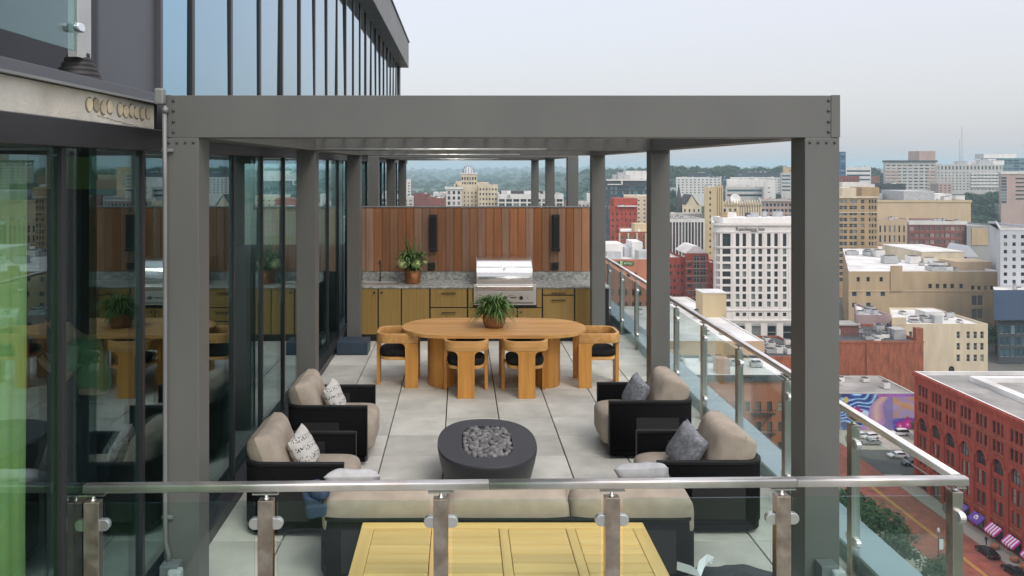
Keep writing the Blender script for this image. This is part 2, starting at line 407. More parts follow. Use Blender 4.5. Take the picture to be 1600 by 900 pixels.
# right parapet coping
pr = thing('parapet', 'low dark parapet with wide pale blue metal coping along the right edge of the terrace', 'parapet', (2.98, 10, 0))
MB().box(2.86, 3.10, 4.0, 31, -.6, .10).build('upstand', 'parapet_metal', pr, world=True)
for k in range(9):
    MB().box(2.84, 3.14, 4.0+3.0*k, 6.995+3.0*k, .10, .125).build('coping', 'coping_metal', pr, world=True, bevel=.004)
fp = thing('parapet', 'dark low parapet under the front railing of the terrace', 'parapet', (0.4, 4.1, -.6))
MB().box(-2.0, 2.84, 4.02, 4.22, -.6, -.01).build('upstand', 'parapet_metal', fp, world=True)
# ---------------- railings
def pill(w, h, n=8):
    r = h/2; o = []
    for k in range(n+1): a = -PI/2+PI*k/n; o.append((w/2-r+r*math.cos(a), r*math.sin(a)))
    for k in range(n+1): a = PI/2+PI*k/n; o.append((-w/2+r+r*math.cos(a), r*math.sin(a)))
    return o
def rail_post(parent, p, rz, w=.085, d=.06, tz=1.073, rail_z=1.11):
    """local: rail runs along local X"""
    o = thing('rail_post', None, None); del o
def rail_post(parent, x, y, rz, w, d, tz=1.073):
    mx = Matrix.Translation((x,y,0)) @ Matrix.Rotation(rz, 4, 'Z')
    b = MB().box(-w/2,w/2,-d/2,d/2,-.35,tz)
    for f in (1,3): pass
    b.m = [1 if k in (3,5) else 0 for k in range(len(b.f))]
    post = xform(b, mx).build('post', ['post_steel','post_steel_side'], parent, world=True, bevel=.003)
    s = MB().lathe([(.0,tz),(.016,tz),(.016,tz+.008),(.010,tz+.01),(.010,1.108)], n=12)
    s.cbox((0,0,1.110), (.14,.055,.007))
    xform(s, mx).build('stem', 'stainless_bright', post, world=False)
    for zc in (.943, .25):
        for sx in (-1, 1):
            c = MB().prism(pill(.098,.062), .034, lambda u,v,t: (u*1+sx*(w/2+.004), t-.017, v+zc))
            xform(c, mx).build('glass_clamp', 'clamp_metal', post, bevel=.003)
    return post
A, B = Vector((-2.05, 4.412, 1.143)), Vector((2.80, 4.52, 1.143))
ang = math.atan2(B.y-A.y, B.x-A.x)
fr = thing('railing', 'stainless steel and glass railing across the front of the terrace with six square posts', 'railing', (0,4.45,0))
def on_front(x): return A.y+(B.y-A.y)*(x-A.x)/(B.x-A.x)
fx = [-2.005,-1.065,-.106,.84,1.79]
for x in fx: 
    p = rail_post(fr, x, on_front(x), ang, .082, .06)
for i, c in enumerate([o for o in bpy.data.objects if o.parent in kids(fr)]): c.location = -fr.location   # children carry world coordinates
fxx = fx+[2.765]
for i in range(5):
    a, b = fxx[i]+.062, fxx[i+1]-.062
    mx = Matrix.Translation(((a+b)/2, on_front((a+b)/2), 0)) @ Matrix.Rotation(ang, 4, 'Z')
    xform(MB().box(-(b-a)/2,(b-a)/2,-.006,.006,-.2,1.06), mx).build('glass_panel', 'rail_glass', fr, world=True)
def htube(mb, p, q, r=.029, n=16, ov=1.0):
    d = (Vector(q)-Vector(p)); L = d.length; a = math.atan2(d.y, d.x); w = .028; h = .023
    # rectangular tube with rounded edges
    sec = []
    for cx_, cz_, a0 in ((w-.011,h-.011,0),(-w+.011,h-.011,90),(-w+.011,-h+.011,180),(w-.011,-h+.011,270)):
        for k in range(5): t_ = R(a0+22.5*k); sec.append((cx_+.011*math.cos(t_), cz_+.011*math.sin(t_)))
    mx = Matrix.Translation(Vector(p)) @ Matrix.Rotation(a, 4, 'Z')
    mb.prism(sec, L, lambda u,v,t: tuple(mx @ Vector((t, u, v))), smooth=True)
    mb.sm[0] = mb.sm[1] = False
    return mb
for a, b in ((0,.455),(.4555,.807),(.8075,1)):
    htube(MB(), A.lerp(B,a), A.lerp(B,b)+(Vector((.031,0,0)) if b == 1 else Vector((0,0,0)))).build('handrail', 'rail_steel', fr, world=True)
sr = thing('railing', 'stainless steel and glass railing along the right edge of the terrace beside the armchairs', 'railing', (2.8,10,0))
SY = [4.56+1.172*k for k in range(0, 12)]
for y in SY: rail_post(sr, 2.79, y, PI/2, .07, .06)
for c in [o for o in bpy.data.objects if o.parent in kids(sr)]: c.location = -sr.location
for i in range(len(SY)-1):
    MB().box(2.784, 2.796, SY[i]+.055, SY[i+1]-.055, .02, 1.06).build('glass_panel', 'rail_glass', sr, world=True)
htube(MB(), B+Vector((0,.033,.0005)), Vector((2.80,12.0,1.1435))).build('handrail', 'rail_steel', sr, world=True)
htube(MB(), Vector((2.80,12.003,1.1435)), Vector((2.80,SY[-1]+.2,1.1435))).build('handrail', 'rail_steel', sr, world=True)
# ---------------- pergolas
def pergola(label, y0, ny, bays, loc):
    pg = thing('pergola', label, 'pergola', (0.25, y0, 0))
    xl, xr, pw, zb, zt = -1.797, 2.302, .21, 3.075, 3.331
    for k in range(ny):
        y = y0+bays*k
        for sx in (0, 1):
            x0 = xl if sx == 0 else xr-pw
            po = MB().box(x0, x0+pw, y, y+pw, 0, zb).build('post', 'pergola_paint', pg, world=True, bevel=.004)
            sc = MB()
            for q in range(4):
                sc.v += []; c = Vector((x0+.03+q*.05, y-.001, zb-.03))
                sc.lathe([(0,0),(.008,0),(.007,.006),(0,.008)], n=8); j = len(sc.v)-32
                sc.v[j:] = [(v[0]+c.x, c.y-v[2], v[1]+c.z) for v in sc.v[j:]]
            s_ = sc.build('screw', 'screw', po); s_.location = -pg.location
        z0 = zb if k == 0 else zb
        MB().box(xl+(.0 if k == 0 else pw), xr-(0 if k == 0 else pw), y, y+pw, z0, zt).build('beam', 'pergola_paint', pg, world=True, bevel=.003)
        if k:
            MB().tube([(xl+.02, y-.02, zb+.012), (.95, y-.02, zb+.012)], .011, 8).build('light_tube', 'led_tube', pg, world=True)
        if k < ny-1:
            for x0 in (xl, xr-pw):
                MB().box(x0, x0+pw, y+pw+.002, y+bays-.002+(pw if k == ny-2 else pw), zb, zt-.002).build('beam', 'pergola_paint', pg, world=True, bevel=.003)
            n = 16; ang = R(66)
            for q in range(n):
                xc = xl+pw+.12+q*(xr-xl-2*pw-.12)/n
                b = MB().cbox((0,0,0), (.13,bays-pw-.06,.02))
                xform(b, Matrix.Translation((xc, y+pw+(bays-pw)/2, zb+.192)) @ Matrix.Rotation(-ang, 4, 'Y'))
                b.build('louver', 'pergola_paint', pg, world=True)
    return pg
p1 = pergola('grey steel pergola with louvered top over the lounge and dining area', 4.90, 3, 3.96, None)
p2 = pergola('grey steel pergola standing beyond the wooden wall', 15.72, 3, 3.96, None)
# front beam screws and end caps
sc = MB()
for px in (1295, 271):
    for py in (157, 173, 190, 206):
        c = P(px, py, 4.898); sc.lathe([(0,0),(.009,0),(.008,.006),(0,.008)], n=8); j = len(sc.v)-32
        sc.v[j:] = [(v[0]+c.x, 4.899-v[2], v[1]+c.z) for v in sc.v[j:]]
sc.build('screw', 'screw', p1, world=True)
for x0, x1 in ((2.25,2.304),(-1.799,-1.752)):
    MB().box(x0, x1, 4.896, 4.90, 3.077, 3.333).build('end_plate', 'pergola_paint', p1, world=True, bevel=.001)
# box step at the foot of the far left post
tag(MB().box(-1.9, -1.42, 12.40, 12.81, 0, .2).build('step_box', 'navy_box', loc=(-1.66,12.6,0), world=True, bevel=.01), 'dark navy box at the foot of the left post beside the kitchen', 'box')
# conduit and outlets on the front posts
cdt = thing('conduit', 'thin metal conduit running down the near left pergola post', 'conduit', (-1.80,4.88,.46))
MB().tube([P(257,165,4.87), P(258,300,4.87), P(258,838,4.87), P(259,850,4.87), P(263,866,4.87), P(263.5,882,4.87)], .014, 10).build('pipe', 'emt_conduit', cdt, world=True)
MB().box(-1.835,-1.775,4.83,4.885,3.27,3.37).build('fitting', 'emt_conduit', cdt, world=True, bevel=.012)
for py in (235, 808): MB().cbox(P(262,py,4.885), (.07,.02,.02)).build('strap', 'emt_conduit', cdt, world=True, bevel=.004)
MB().tube([P(258,168,4.87), P(258,176,4.87)], .02, 10).build('coupling', 'emt_conduit', cdt, world=True)
for px, lab in ((272,'weatherproof outlet box low on the near left pergola post'), (1299,'weatherproof outlet box low on the near right pergola post')):
    c = P(px, 880, 4.84); t = thing('outlet_box', lab, 'outlet', (c.x, 4.89, .36))
    MB().box(c.x-.075, c.x+.03, 4.80, 4.898, .36, c.z).build('housing', 'grey_plastic', t, world=True, bevel=.006)
    MB().box(c.x-.02, c.x+.06, 4.77, 4.84, .38, c.z-.015).build('cover', 'clear_cover', t, world=True, bevel=.014)
    MB().tube([(c.x+.0,4.765,c.z-.05),(c.x+.0,4.773,c.z-.05)], .018, 10).build('dial', 'clear_cover', t, world=True)
# ---------------- glass facade (lower storey)
fa = thing('glass_facade', 'dark framed floor to ceiling glass wall along the left of the terrace', 'window wall', (FX, 10, 0))
ym = [3.07-1.04+1.04*k for k in range(0, 28)]
for k, y in enumerate(ym):
    MB().box(-2.085, -2.025, y, y+.045, .09, 3.0).build('mullion', 'black_frame', fa, world=True, bevel=.003)
    if k < len(ym)-1:
        o = MB().box(FX-.012, FX+.012, y+.046, ym[k+1]-.001, .1, 3.0).build('pane', 'facade_glass', fa, world=True)
MB().box(-2.12, -1.925, 2.0, 30.2, -.02, .09).build('sill', 'black_frame', fa, world=True, bevel=.006)
MB().box(-2.12, -1.97, 2.0, 30.2, 3.0, 3.14).build('head_frame', 'black_frame', fa, world=True, bevel=.004)
MB().box(-2.40, -1.99, 5.30, 30.2, 3.142, 3.36).build('fascia', 'black_frame', fa, world=True)
# slab edge at the upper left
sb = thing('balcony_slab', 'raw concrete balcony edge under a dark steel channel at upper left', 'balcony', (-2.6,3.6,3.14))
MB().box(-5, -2.0, 1.6, 5.28, 3.142, 3.305).build('concrete_edge', 'concrete_edge', sb, world=True, bevel=.004)
MB().box(-5, -1.972, 1.6, 5.30, 3.307, 3.375).build('steel_channel', 'dark_metal_panel', sb, world=True, bevel=.003)
MB().box(-1.972, -1.955, 1.6, 5.30, 3.305, 3.318).build('drip_edge', 'emt_conduit', sb, world=True)
for q, px in enumerate((139,150,161,171,187,196,205,213,222,231)):
    d = 2.0*F/(VX-px); zc = 3.232+.006*math.sin(q*2.3)
    pts = [(d+.045*math.cos(a)*1.0, zc+.043*math.sin(a)*(1+.1*math.sin(q*3+a*2))) for a in [2*PI*i/16 for i in range(16)]]
    pk = MB().prism(pts, .0016, lambda u,v,t: (-2.0+t, u, v)).build('anchor_pocket', 'patch_ring', sb, world=True)
    pts = [(d+.006+.038*math.cos(a), zc+.003+.036*math.sin(a)*(1+.12*math.sin(q*5+a*3))) for a in [2*PI*i/16 for i in range(16)]]
    g = MB().prism(pts, .0012, lambda u,v,t: (-1.9984+t, u, v)).build('grout', 'patch_brown', pk); g.location = -sb.location
ck = MB()
for q in range(14):
    ya = 4.45+.055*q; z_ = 3.178-.0035*q+.002*math.sin(q*4.1); ck.box(-2.0,-1.9975,ya,ya+.045,z_,z_+.003)
ck.build('crack','patch_ring',sb,world=True)
br = thing('balcony_railing', 'green tinted glass balcony panel on a steel post at the top left corner', 'railing', (-2.12,3.4,3.5))
MB().box(-2.126,-2.114,1.6,4.43,3.535,4.6).build('glass_panel', 'balcony_glass', br, world=True)
MB().box(-2.16,-2.10,4.44,4.60,3.50,4.7).build('post', 'post_steel_side', br, world=True, bevel=.004)
MB().prism(pill(.09,.05), .03, lambda u,v,t: (-2.10+t, 4.42+u, v+3.66)).build('glass_clamp', 'stainless_bright', br, world=True, bevel=.006)
bt = MB(); pf = [(0,0),(.13,0)]
for k in range(6):
    r = .125-.014*k; pf += [(r+.006, .028*k+.004), (r+.004, .028*k+.022), (r-.012, .028*k+.026)]
pf += [(.045,.172),(.035,.19),(.03,.21),(0,.21)]
bt.lathe(pf, (-2.155,4.56,3.376), 28)
tag(bt.build('post_boot', 'rubber_black', loc=(-2.155,4.56,3.376), world=True), 'black ribbed rubber boot around the foot of the balcony post', 'post boot')
# upper curtain wall
tw = thing('curtain_wall', 'tall blue mirrored curtain wall with black mullions above the left of the terrace', 'facade', (-2.4,18,3.37))
MB().box(-3.6, -2.4, 5.36, 6.37, 3.376, 12).build('metal_panel', 'dark_metal_panel', tw, world=True, bevel=.01)
MB().box(-2.47, -2.36, 6.372, 6.42, 3.37, 12).build('metal_trim', 'dark_metal_panel', tw, world=True, bevel=.004)
y0, sp = 7.23, 1.212
yy = [6.42]+[y0+sp*k for k in range(21)]
for k in range(len(yy)):
    if k: MB().box(-2.46, -2.385, yy[k]-.035, yy[k]+.035, 3.365, 6.80).build('mullion', 'black_frame', tw, world=True)
    if k < len(yy)-1:
        a = yy[k]+(.036 if k else .002); b = yy[k+1]-.036
        o = MB().box(-.02,0,-(b-a)/2,(b-a)/2,-1.72,1.72).build('pane', 'curtain_wall_glass', tw)
        o.location = Vector((-2.41,(a+b)/2,5.085))-tw.location; o.rotation_euler = (0, random.uniform(-.008,.008), random.uniform(-.008,.008))
MB().box(-9, -2.45, 6.42, yy[-1]-.06, 3.37, 6.8).build('inner_wall', 'black_frame', tw, world=True)
MB().box(-9, -2.36, yy[-1]+.05, yy[-1]+.5, 3.37, 6.8).build('end_wall', 'pergola_paint', tw, world=True)
MB().box(-9, -2.04, 2, 32, 6.805, 7.8).build('roof_parapet', 'pergola_paint', tw, world=True, bevel=.01)
MB().box(-2.06, -2.0, 2, 32.05, 7.802, 7.84).build('parapet_cap', 'dark_metal_panel', tw, world=True)
MB().box(-9, -3.7, 1.6, 5.36, 3.376, 6.8).build('balcony_wall', 'dark_metal_panel', tw, world=True)
# interior behind the lower glass
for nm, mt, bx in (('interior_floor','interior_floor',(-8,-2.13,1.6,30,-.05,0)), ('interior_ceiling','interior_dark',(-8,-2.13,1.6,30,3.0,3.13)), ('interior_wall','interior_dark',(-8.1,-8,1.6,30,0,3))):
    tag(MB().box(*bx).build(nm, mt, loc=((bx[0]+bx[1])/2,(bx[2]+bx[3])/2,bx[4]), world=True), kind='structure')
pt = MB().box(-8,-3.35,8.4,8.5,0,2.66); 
wl_ = thing('partition_wall', 'interior partition behind the glass with its lit top coloured in as a green band', 'wall', (-5.5,8.45,0))
pt.build('lower_panel', 'interior_dark', wl_, world=True); MB().box(-8,-3.35,8.4,8.5,2.662,2.998).build('lit_band', 'lit_wall_green', wl_, world=True)  # top band coloured green to show the wall as lit there
cu = MB(); vs = []; n = 90
for i in range(n+1):
    y = 2.9+1.42*i/n; x = -2.32+.035*math.sin(i*.62)+.015*math.sin(i*1.7+1)
    for z in (.04, 1.0, 2.0, 2.96): vs.append((x+.006*math.sin(i*.4+z*2), y, z))
cu.add(vs, [(i*4+k,i*4+k+1,i*4+k+5,i*4+k+4) for i in range(n) for k in range(3)], 0, True)
c = cu.build('curtain', 'curtain_green', loc=(-2.32,3.6,0), world=True)
so_ = c.modifiers.new('thick','SOLIDIFY'); so_.thickness = .006
tag(c, 'yellow green curtain hanging behind the leftmost glass pane', 'curtain')
# ================================================================== FURNITURE
def u_shell(Wd, D, z0, z1, rad, t):
    path = rpath([(-Wd/2+t/2, D/2), (-Wd/2+t/2, -D/2+t/2), (Wd/2-t/2, -D/2+t/2), (Wd/2-t/2, D/2)], rad, 8)
    return path
def lounge(name, label, cat, Wd, D, nseat, arms=.0, group=None, zt=.583):
    """local +Y is the front; D total frame depth; W overall width"""
    t = thing(name, label, cat, (0,0,0), 0, group)
    # shell: rounded bottom by three stacked strips
    sh = MB(); path = u_shell(Wd, D, 0, 0, .13, .035)
    n = len(path)
    strip(sh, path, .035, lambda i: (.10, zt-.028))
    p2 = u_shell(Wd-.03, D-.015, 0, 0, .12, .035)
    strip(sh, p2, .034, lambda i: (.035, .101))
    sh.build('shell', 'wicker_black', t)
    tr = MB(); strip(tr, path, .045, lambda i: (zt-.027, zt)); 
    for sx in (-1,1): tr.box(sx*(Wd/2-.0175)-.0225, sx*(Wd/2-.0175)+.0225, D/2+.001, D/2+.012, .05, zt)
    tr.build('shell_trim', 'shell_trim', t, bevel=.003)
    for sx in (-1, 1):
        for o_ in (1, -1):
            x = sx*(Wd/2-.0175)+sx*o_*.0195
            MB().box(x-.002, x+.002, -D/2+.16, D/2-.26, .13, .42 if o_ == 1 else .50).build('woven_panel', 'woven_panel', t)
    MB().box(-Wd/2+.16, Wd/2-.16, -D/2-.004, -D/2+.001, .13, .42).build('woven_panel', 'woven_panel', t)
    MB().box(-Wd/2+.04, Wd/2-.04, -D/2+.04, D/2-.02, .06, .16).build('seat_base', 'shell_trim', t)
    iw = (Wd-.08)/nseat
    for k in range(nseat):
        cx = -Wd/2+.04+iw*(k+.5)
        s_ = superell((cx, .06, .265), (iw-.006, D+.02, .33), .35, .28, 36, 16, .006, k)
        s_.build('seat_cushion', 'beige_fabric', t)
    return t
def back_cushion(t, cx, cy, cz, w, h, th, tilt, rz=0, m='beige_fabric', seed=0, e=.5):
    mb = superell((0,0,0), (w, th, h), .52, e, 44, 20, .009, seed)
    # pinched folds at the side ends
    mb.v = [(v[0], v[1]*(1+.05*math.sin(v[2]*70)*max(0,abs(v[0])/(w/2)-.75)*4), v[2]) for v in mb.v]
    xform(mb, Matrix.Translation((cx,cy,cz)) @ Matrix.Rotation(rz,4,'Z') @ Matrix.Rotation(tilt,4,'X'))
    return mb.build('back_cushion', m, t)
AW, AD = .78, .78
AG = 'lounge armchairs around the fire pit'
def armchair(label, loc, rz, W_=AW, D_=AD, th=.20, off=.15):
    t = lounge('armchair', label, 'armchair', W_, D_, 1, group=AG)
    mb = pillow(W_-.07, .455, th*1.4, 26, .05, .012, int(abs(loc[0])*10+loc[1]*3), ex=.36)
    xform(mb, Matrix.Translation((0,-D_/2+off+.01,.55)) @ Matrix.Rotation(R(20),4,'X')); mb.build('back_cushion', 'beige_fabric', t)
    t.location = loc; t.rotation_euler = (0,0,rz); return t
a1 = armchair('black woven armchair nearest on the left, by the glass wall', (-1.31, 6.69, 0), -PI/2)
a2 = armchair('black woven armchair farther back on the left, near the dining chair', (-1.30, 8.20, 0), -PI/2)
a3 = armchair('black woven armchair nearest on the right, by the side railing', (1.98, 6.73, 0), PI/2, .78, .84, .25, .20)
a4 = armchair('black woven armchair farther back on the right, by the far pergola post', (1.90, 8.33, 0), PI/2, .72, .84, .24, .19)
def put_pillow(label, m, loc, rz, tilt, w=.40, h=.38, th=.15, seed=0, roll=0):
    mb = pillow(w, h, th, seed=seed)
    xform(mb, Matrix.Rotation(tilt,4,'X') @ Matrix.Rotation(roll,4,'Y'))
    o = mb.build('throw_pillow', m); o.location = loc; o.rotation_euler = (0,0,rz)
    return tag(o, label, 'pillow')
# pillows: printed ones on the left, grey on the right
def print_nodes(name):
    m = M[name]; n = m.node_tree; b = n.nodes['Principled BSDF']
    mp, oi = _coords(n, (1,1,1), False)
    w = n.nodes.new('ShaderNodeTexWave'); w.inputs['Scale'].default_value = 4.2; w.bands_direction = 'Z'; w.inputs['Distortion'].default_value = 2.5; w.inputs['Detail'].default_value = 3
    n.links.new(mp.outputs[0], w.inputs['Vector'])
    v = n.nodes.new('ShaderNodeTexVoronoi'); v.inputs['Scale'].default_value = 62; n.links.new(mp.outputs[0], v.inputs['Vector'])
    a = _mul(n, _mr(n, w.outputs[0], .45, .6, 0, 1), _mr(n, v.outputs[0], .36, .44, 1, 0))
    mx = n.nodes.new('ShaderNodeMix'); mx.data_type = 'RGBA'; n.links.new(a, mx.inputs[0])
    src = b.inputs['Base Color'].links[0].from_socket; n.links.new(src, mx.inputs[6]); mx.inputs[7].default_value = (.06,.06,.06,1) if name == 'white_print' else (.5,.5,.52,1)
    n.links.new(mx.outputs[2], b.inputs['Base Color'])
print_nodes('white_print')
put_pillow('white throw pillow with black printed bands on the near left armchair', 'white_print', (-1.29,6.66,.565), -PI/2-.25, R(25), .33,.32,.14, 1, R(12))
put_pillow('white throw pillow with black printed bands on the far left armchair', 'white_print', (-1.27,8.16,.56), -PI/2-.2, R(22), .31,.32,.14, 2, R(10))
put_pillow('grey patterned throw pillow on the near right armchair', 'grey_fabric', (1.87,6.68,.57), PI/2+.3, R(26), .37,.36,.16, 3, R(-14))
put_pillow('grey patterned throw pillow on the far right armchair', 'grey_fabric', (1.80,8.29,.57), PI/2+.25, R(24), .34,.34,.15, 4, R(-12))
# sofa with its back to the railing
sf = lounge('sofa', 'long black woven sofa with beige cushions facing the fire pit, back to the railing', 'sofa', 2.60, .80, 3, zt=.50)
for k, cx in enumerate((-.86, 0.0, .86)):
    back_cushion(sf, cx+.0, -.40+.16, .49, .855, .36, .29, R(6), 0, seed=10+k, e=.3)
sf.location = (.33, 5.90, 0)
put_pillow('flat pale grey pillow lying on the left end of the sofa', 'pale_grey_fabric', (-.80,6.07,.545), .05, R(62), .42,.32,.14, 5)
put_pillow('pale grey pillow with a raised corner on the right end of the sofa', 'pale_grey_fabric', (1.37,6.04,.58), -.1, R(50), .40,.34,.15, 6, R(-12))
# reflection in the railing glass, put in as denim lumps on the sofa corner
dn = MB()
for k, (c, d, r) in enumerate((((-.05,0,.02),(.13,.16,.07),.3),((.02,-.03,.07),(.12,.12,.07),-.4),((.0,-.09,-.03),(.15,.07,.09),.2),((-.03,.03,.10),(.09,.1,.05),.6))):
    q = superell((0,0,0), d, .5, .6, 20, 10, .02, 20+k); xform(q, Matrix.Translation(c) @ Matrix.Rotation(r,4,'Z')); dn.add(q.v, q.f, 0, True)
o = dn.build('jeans_reflection', 'denim'); o.location = (-.97, 5.55, .60); tag(o, 'crumpled blue denim shape standing in for a glass reflection at the left corner of the sofa', 'reflection')
# slatted table behind the sofa
tb = thing('side_table', 'yellow slatted teak table between the sofa and the front railing', 'table', (.29,5.05,0))
x0, x1, ya, yb, zt = -.66, 1.235, 4.60, 5.47, .49
fw = .085
def tbox(nm, m, *a): return MB().box(*a).build(nm, m, tb, world=True, bevel=.004)
tbox('frame_rail', 'yellow_teak', x0, x1, yb-fw, yb, zt-.03, zt); tbox('frame_rail', 'yellow_teak', x0, x1, ya, ya+fw, zt-.03, zt)
for xx in (x0, x1-fw): tbox('frame_rail', 'yellow_teak_y', xx, xx+fw, ya+fw+.001, yb-fw-.001, zt-.03, zt)
ix0, ix1 = x0+fw, x1-fw; dw = .062; pw_ = (ix1-ix0-3*dw)/4
for q in range(3):
    xx = ix0+pw_*(q+1)+dw*q; tbox('divider', 'yellow_teak_y', xx+.002, xx+dw-.002, ya+fw+.001, yb-fw-.001, zt-.03, zt-.001)
ns = 6; sy = (yb-ya-2*fw)/ns
for q in range(4):
    xx = ix0+(pw_+dw)*q
    for r_ in range(ns):
        tbox('slat', 'yellow_teak', xx+.002, xx+pw_-.002, ya+fw+sy*r_+.004, ya+fw+sy*(r_+1)-.004, zt-.028, zt-.003-random.uniform(0,.001))
for xx in (x0+.02, x1-.09):
    for y_ in (ya+.02, yb-.09): tbox('leg', 'yellow_teak_y', xx, xx+.07, y_, y_+.07, 0, zt-.031)
# bag on the floor
bg = thing('bag', 'black nylon bag with a white strap on the floor behind the front railing', 'bag', (1.62,4.85,0))
q = superell((1.68,4.88,.225), (.62,.36,.45), .6, .6, 32, 14, .05, 31); q.build('body', 'bag_nylon', bg, world=True)
q = superell((1.33,4.82,.22), (.30,.30,.42), .6, .6, 24, 12, .04, 33); q.build('pocket', 'bag_nylon', bg, world=True)
st = MB(); path = [P(1058,884,4.70), P(1078,890,4.62), P(1092,896,4.58), P(1096,882,4.62), P(1106,872,4.68), P(1114,876,4.70)]
for i in range(len(path)-1):
    a, b = path[i], path[i+1]; 
vs = []
for i, p in enumerate(path):
    d = (path[min(i+1,5)]-path[max(i-1,0)]).normalized(); nn = d.cross(Vector((0,-1,.3))).normalized()
    vs += [p+nn*.022, p-nn*.022, p-nn*.022+Vector((0,.006,-.002)), p+nn*.022+Vector((0,.006,-.002))]
st.add(vs, [(i*4+k, i*4+(k+1)%4, i*4+4+(k+1)%4, i*4+4+k) for i in range(5) for k in range(4)]+[(3,2,1,0),(20,21,22,23)])
st.build('strap', 'white_strap', bg, world=True)
# fire pit
fpit = thing('fire_pit', 'oval dark concrete fire pit bowl filled with grey stones', 'fire pit', (.245,7.40,0))
def se(a, n, w, d, e=.86):
    c, s_ = math.cos(a), math.sin(a); return (math.copysign(abs(c)**e, c)*w/2, math.copysign(abs(s_)**e, s_)*d/2)
b = MB(); N = 56; prof = [(0,.80),(.05,.83),(.15,.90),(.27,.965),(.355,1.0),(.375,1.0),(.385,.99)]
w_, d_ = .905, 1.30
vs = [];
for z, s_ in prof: vs += [(x*s_, y*s_, z) for x, y in [se(2*PI*j/N,0,w_,d_) for j in range(N)]]
for z, ww, dd in ((.385,.46,.84),(.33,.45,.83)): vs += [(x, y, z) for x, y in [se(2*PI*j/N,0,ww,dd,.6) for j in range(N)]]
k = len(vs)//N
b.add(vs, [(i*N+j, i*N+(j+1)%N, (i+1)*N+(j+1)%N, (i+1)*N+j) for i in range(k-1) for j in range(N)], 0, True)
b.f.append(tuple((k-1)*N+j for j in range(N))); b.m.append(0); b.sm.append(False)
o = b.build('bowl', 'firepit_concrete', fpit); e_ = o.modifiers.new('es','EDGE_SPLIT'); e_.split_angle = R(35)
MB().lathe([(0,.005),(.34,.005),(.34,.02),(0,.02)], sx=1, sy=1.4, n=32).build('foot', 'black_plastic', fpit)
pms = []
for q in range(5):
    mb = superell((0,0,0), (.062+.012*(q%3), .05+.008*(q%2), .036+.006*q%.02), .9, .9, 12, 8, .008, q*7); me_o = mb.build('pebble', 'pebble_grey', fpit); pms.append(me_o)
cnt = 0
pts = []
for layer in (0,1):
    tries = 0
    while tries < 2500 and len(pts) < 260:
        tries += 1
        a = random.uniform(0,2*PI); r = math.sqrt(random.random()); x, y = se(a,0,.41*r,.79*r,.6)
        z = .345+.028*layer+random.uniform(-.006,.008)
        if all((x-p[0])**2+(y-p[1])**2 > .042**2 or abs(z-p[2]) > .024 for p in pts): pts.append((x,y,z))
for i, p in enumerate(pts):
    o = pms[i] if i < 5 else pms[i%5].copy()
    if i >= 5: COL.objects.link(o)
    o.location = p; o.rotation_euler = (random.uniform(-.4,.4),random.uniform(-.4,.4),random.uniform(0,6.28)); s_ = random.uniform(.75,1.05); o.scale = (s_,s_,s_)
# dining table
dt = thing('dining_table', 'long oval teak dining table with two drum legs', 'table', (.452,10.88,0))
TW, TD, n = 2.47, 1.18, 8
def half(xx_y):  # half length at local y for a stadium
    r = TD/2; return TW/2-r+math.sqrt(max(0, r*r-xx_y*xx_y))
for k in range(n):
    ya_, yb_ = -TD/2+TD*k/n+.0012, -TD/2+TD*(k+1)/n-.0012
    yl = [ya_+(yb_-ya_)*i/6 for i in range(7)]
    poly = [(half(y), y) for y in yl]+[(-half(y), y) for y in yl[::-1]]
    MB().prism(poly, .048, lambda u,v,t: (u,v,.702+t)).build('board', 'teak', dt, bevel=.006)
for sx in (-1,1):
    cx = sx*.70
    b = MB(); N = 36
    b.prism([(cx+.19*math.cos(2*PI*j/N), .33*math.sin(2*PI*j/N)) for j in range(N)], .70, lambda u,v,t: (u,v,t), smooth=True)
    b.build('leg', 'teak_z', dt, bevel=.004)
# dining chairs
CG = 'teak dining chairs around the oval table'
def chair(label):
    t = thing('dining_chair', label, 'chair', (0,0,0), 0, CG)
    w, d, tk = .57, .56, .042
    path = rpath([(-w/2+tk/2, d/2), (-w/2+tk/2, -d/2+tk/2), (w/2-tk/2, -d/2+tk/2), (w/2-tk/2, d/2)], .15, 10)
    b = MB(); strip(b, path, tk, lambda i: (.585, .71)); b.build('arm_ring', 'teak', t, bevel=.006)
    def legprof(hw, r=.06, one=0):
        o = [(-hw,0),(hw,0),(hw,.584-r)]
        for k in range(1,7): a = k/6*PI/2; o.append((hw+r-r*math.cos(a), .584-r+r*math.sin(a)))
        if one:
            return o+[(-hw,.584)]
        for k in range(6,0,-1): a = k/6*PI/2; o.append((-hw-r+r*math.cos(a), .584-r+r*math.sin(a)))
        return o+[(-hw,.584-r)]
    MB().prism(legprof(.105), tk, lambda u,v,q: (u,-d/2+q,v)).build('leg', 'teak_z', t, bevel=.004)
    for sx in (-1,1):
        MB().prism(legprof(.085,.06,1), tk, lambda u,v,q: (sx*(w/2-tk)+(q if sx > 0 else -q), d/2-.085-u, v)).build('leg', 'teak_z', t, bevel=.004)
    fr_ = MB(); N = 32
    fr_.prism([(.235*math.copysign(abs(math.cos(a))**.6,math.cos(a)), .235*math.copysign(abs(math.sin(a))**.6,math.sin(a))) for a in [2*PI*j/N for j in range(N)]], .04, lambda u,v,q: (u,v,.355+q), smooth=True)
    for sx in (-1,1): fr_.box(sx*.24-.02, sx*.24+.02, .06, .2, .36, .39)
    fr_.box(-.03,.03,-.26,-.22,.36,.39)
    fr_.build('seat_frame', 'teak', t, bevel=.004)
    superell((0,0,.445), (.485,.485,.11), .6, .6, 32, 12, .006, 3).build('seat_cushion', 'charcoal_fabric', t)
    return t
ch = chair('teak dining chair seen from behind, left of the near pair'); ch.location = (.075,10.36,0)
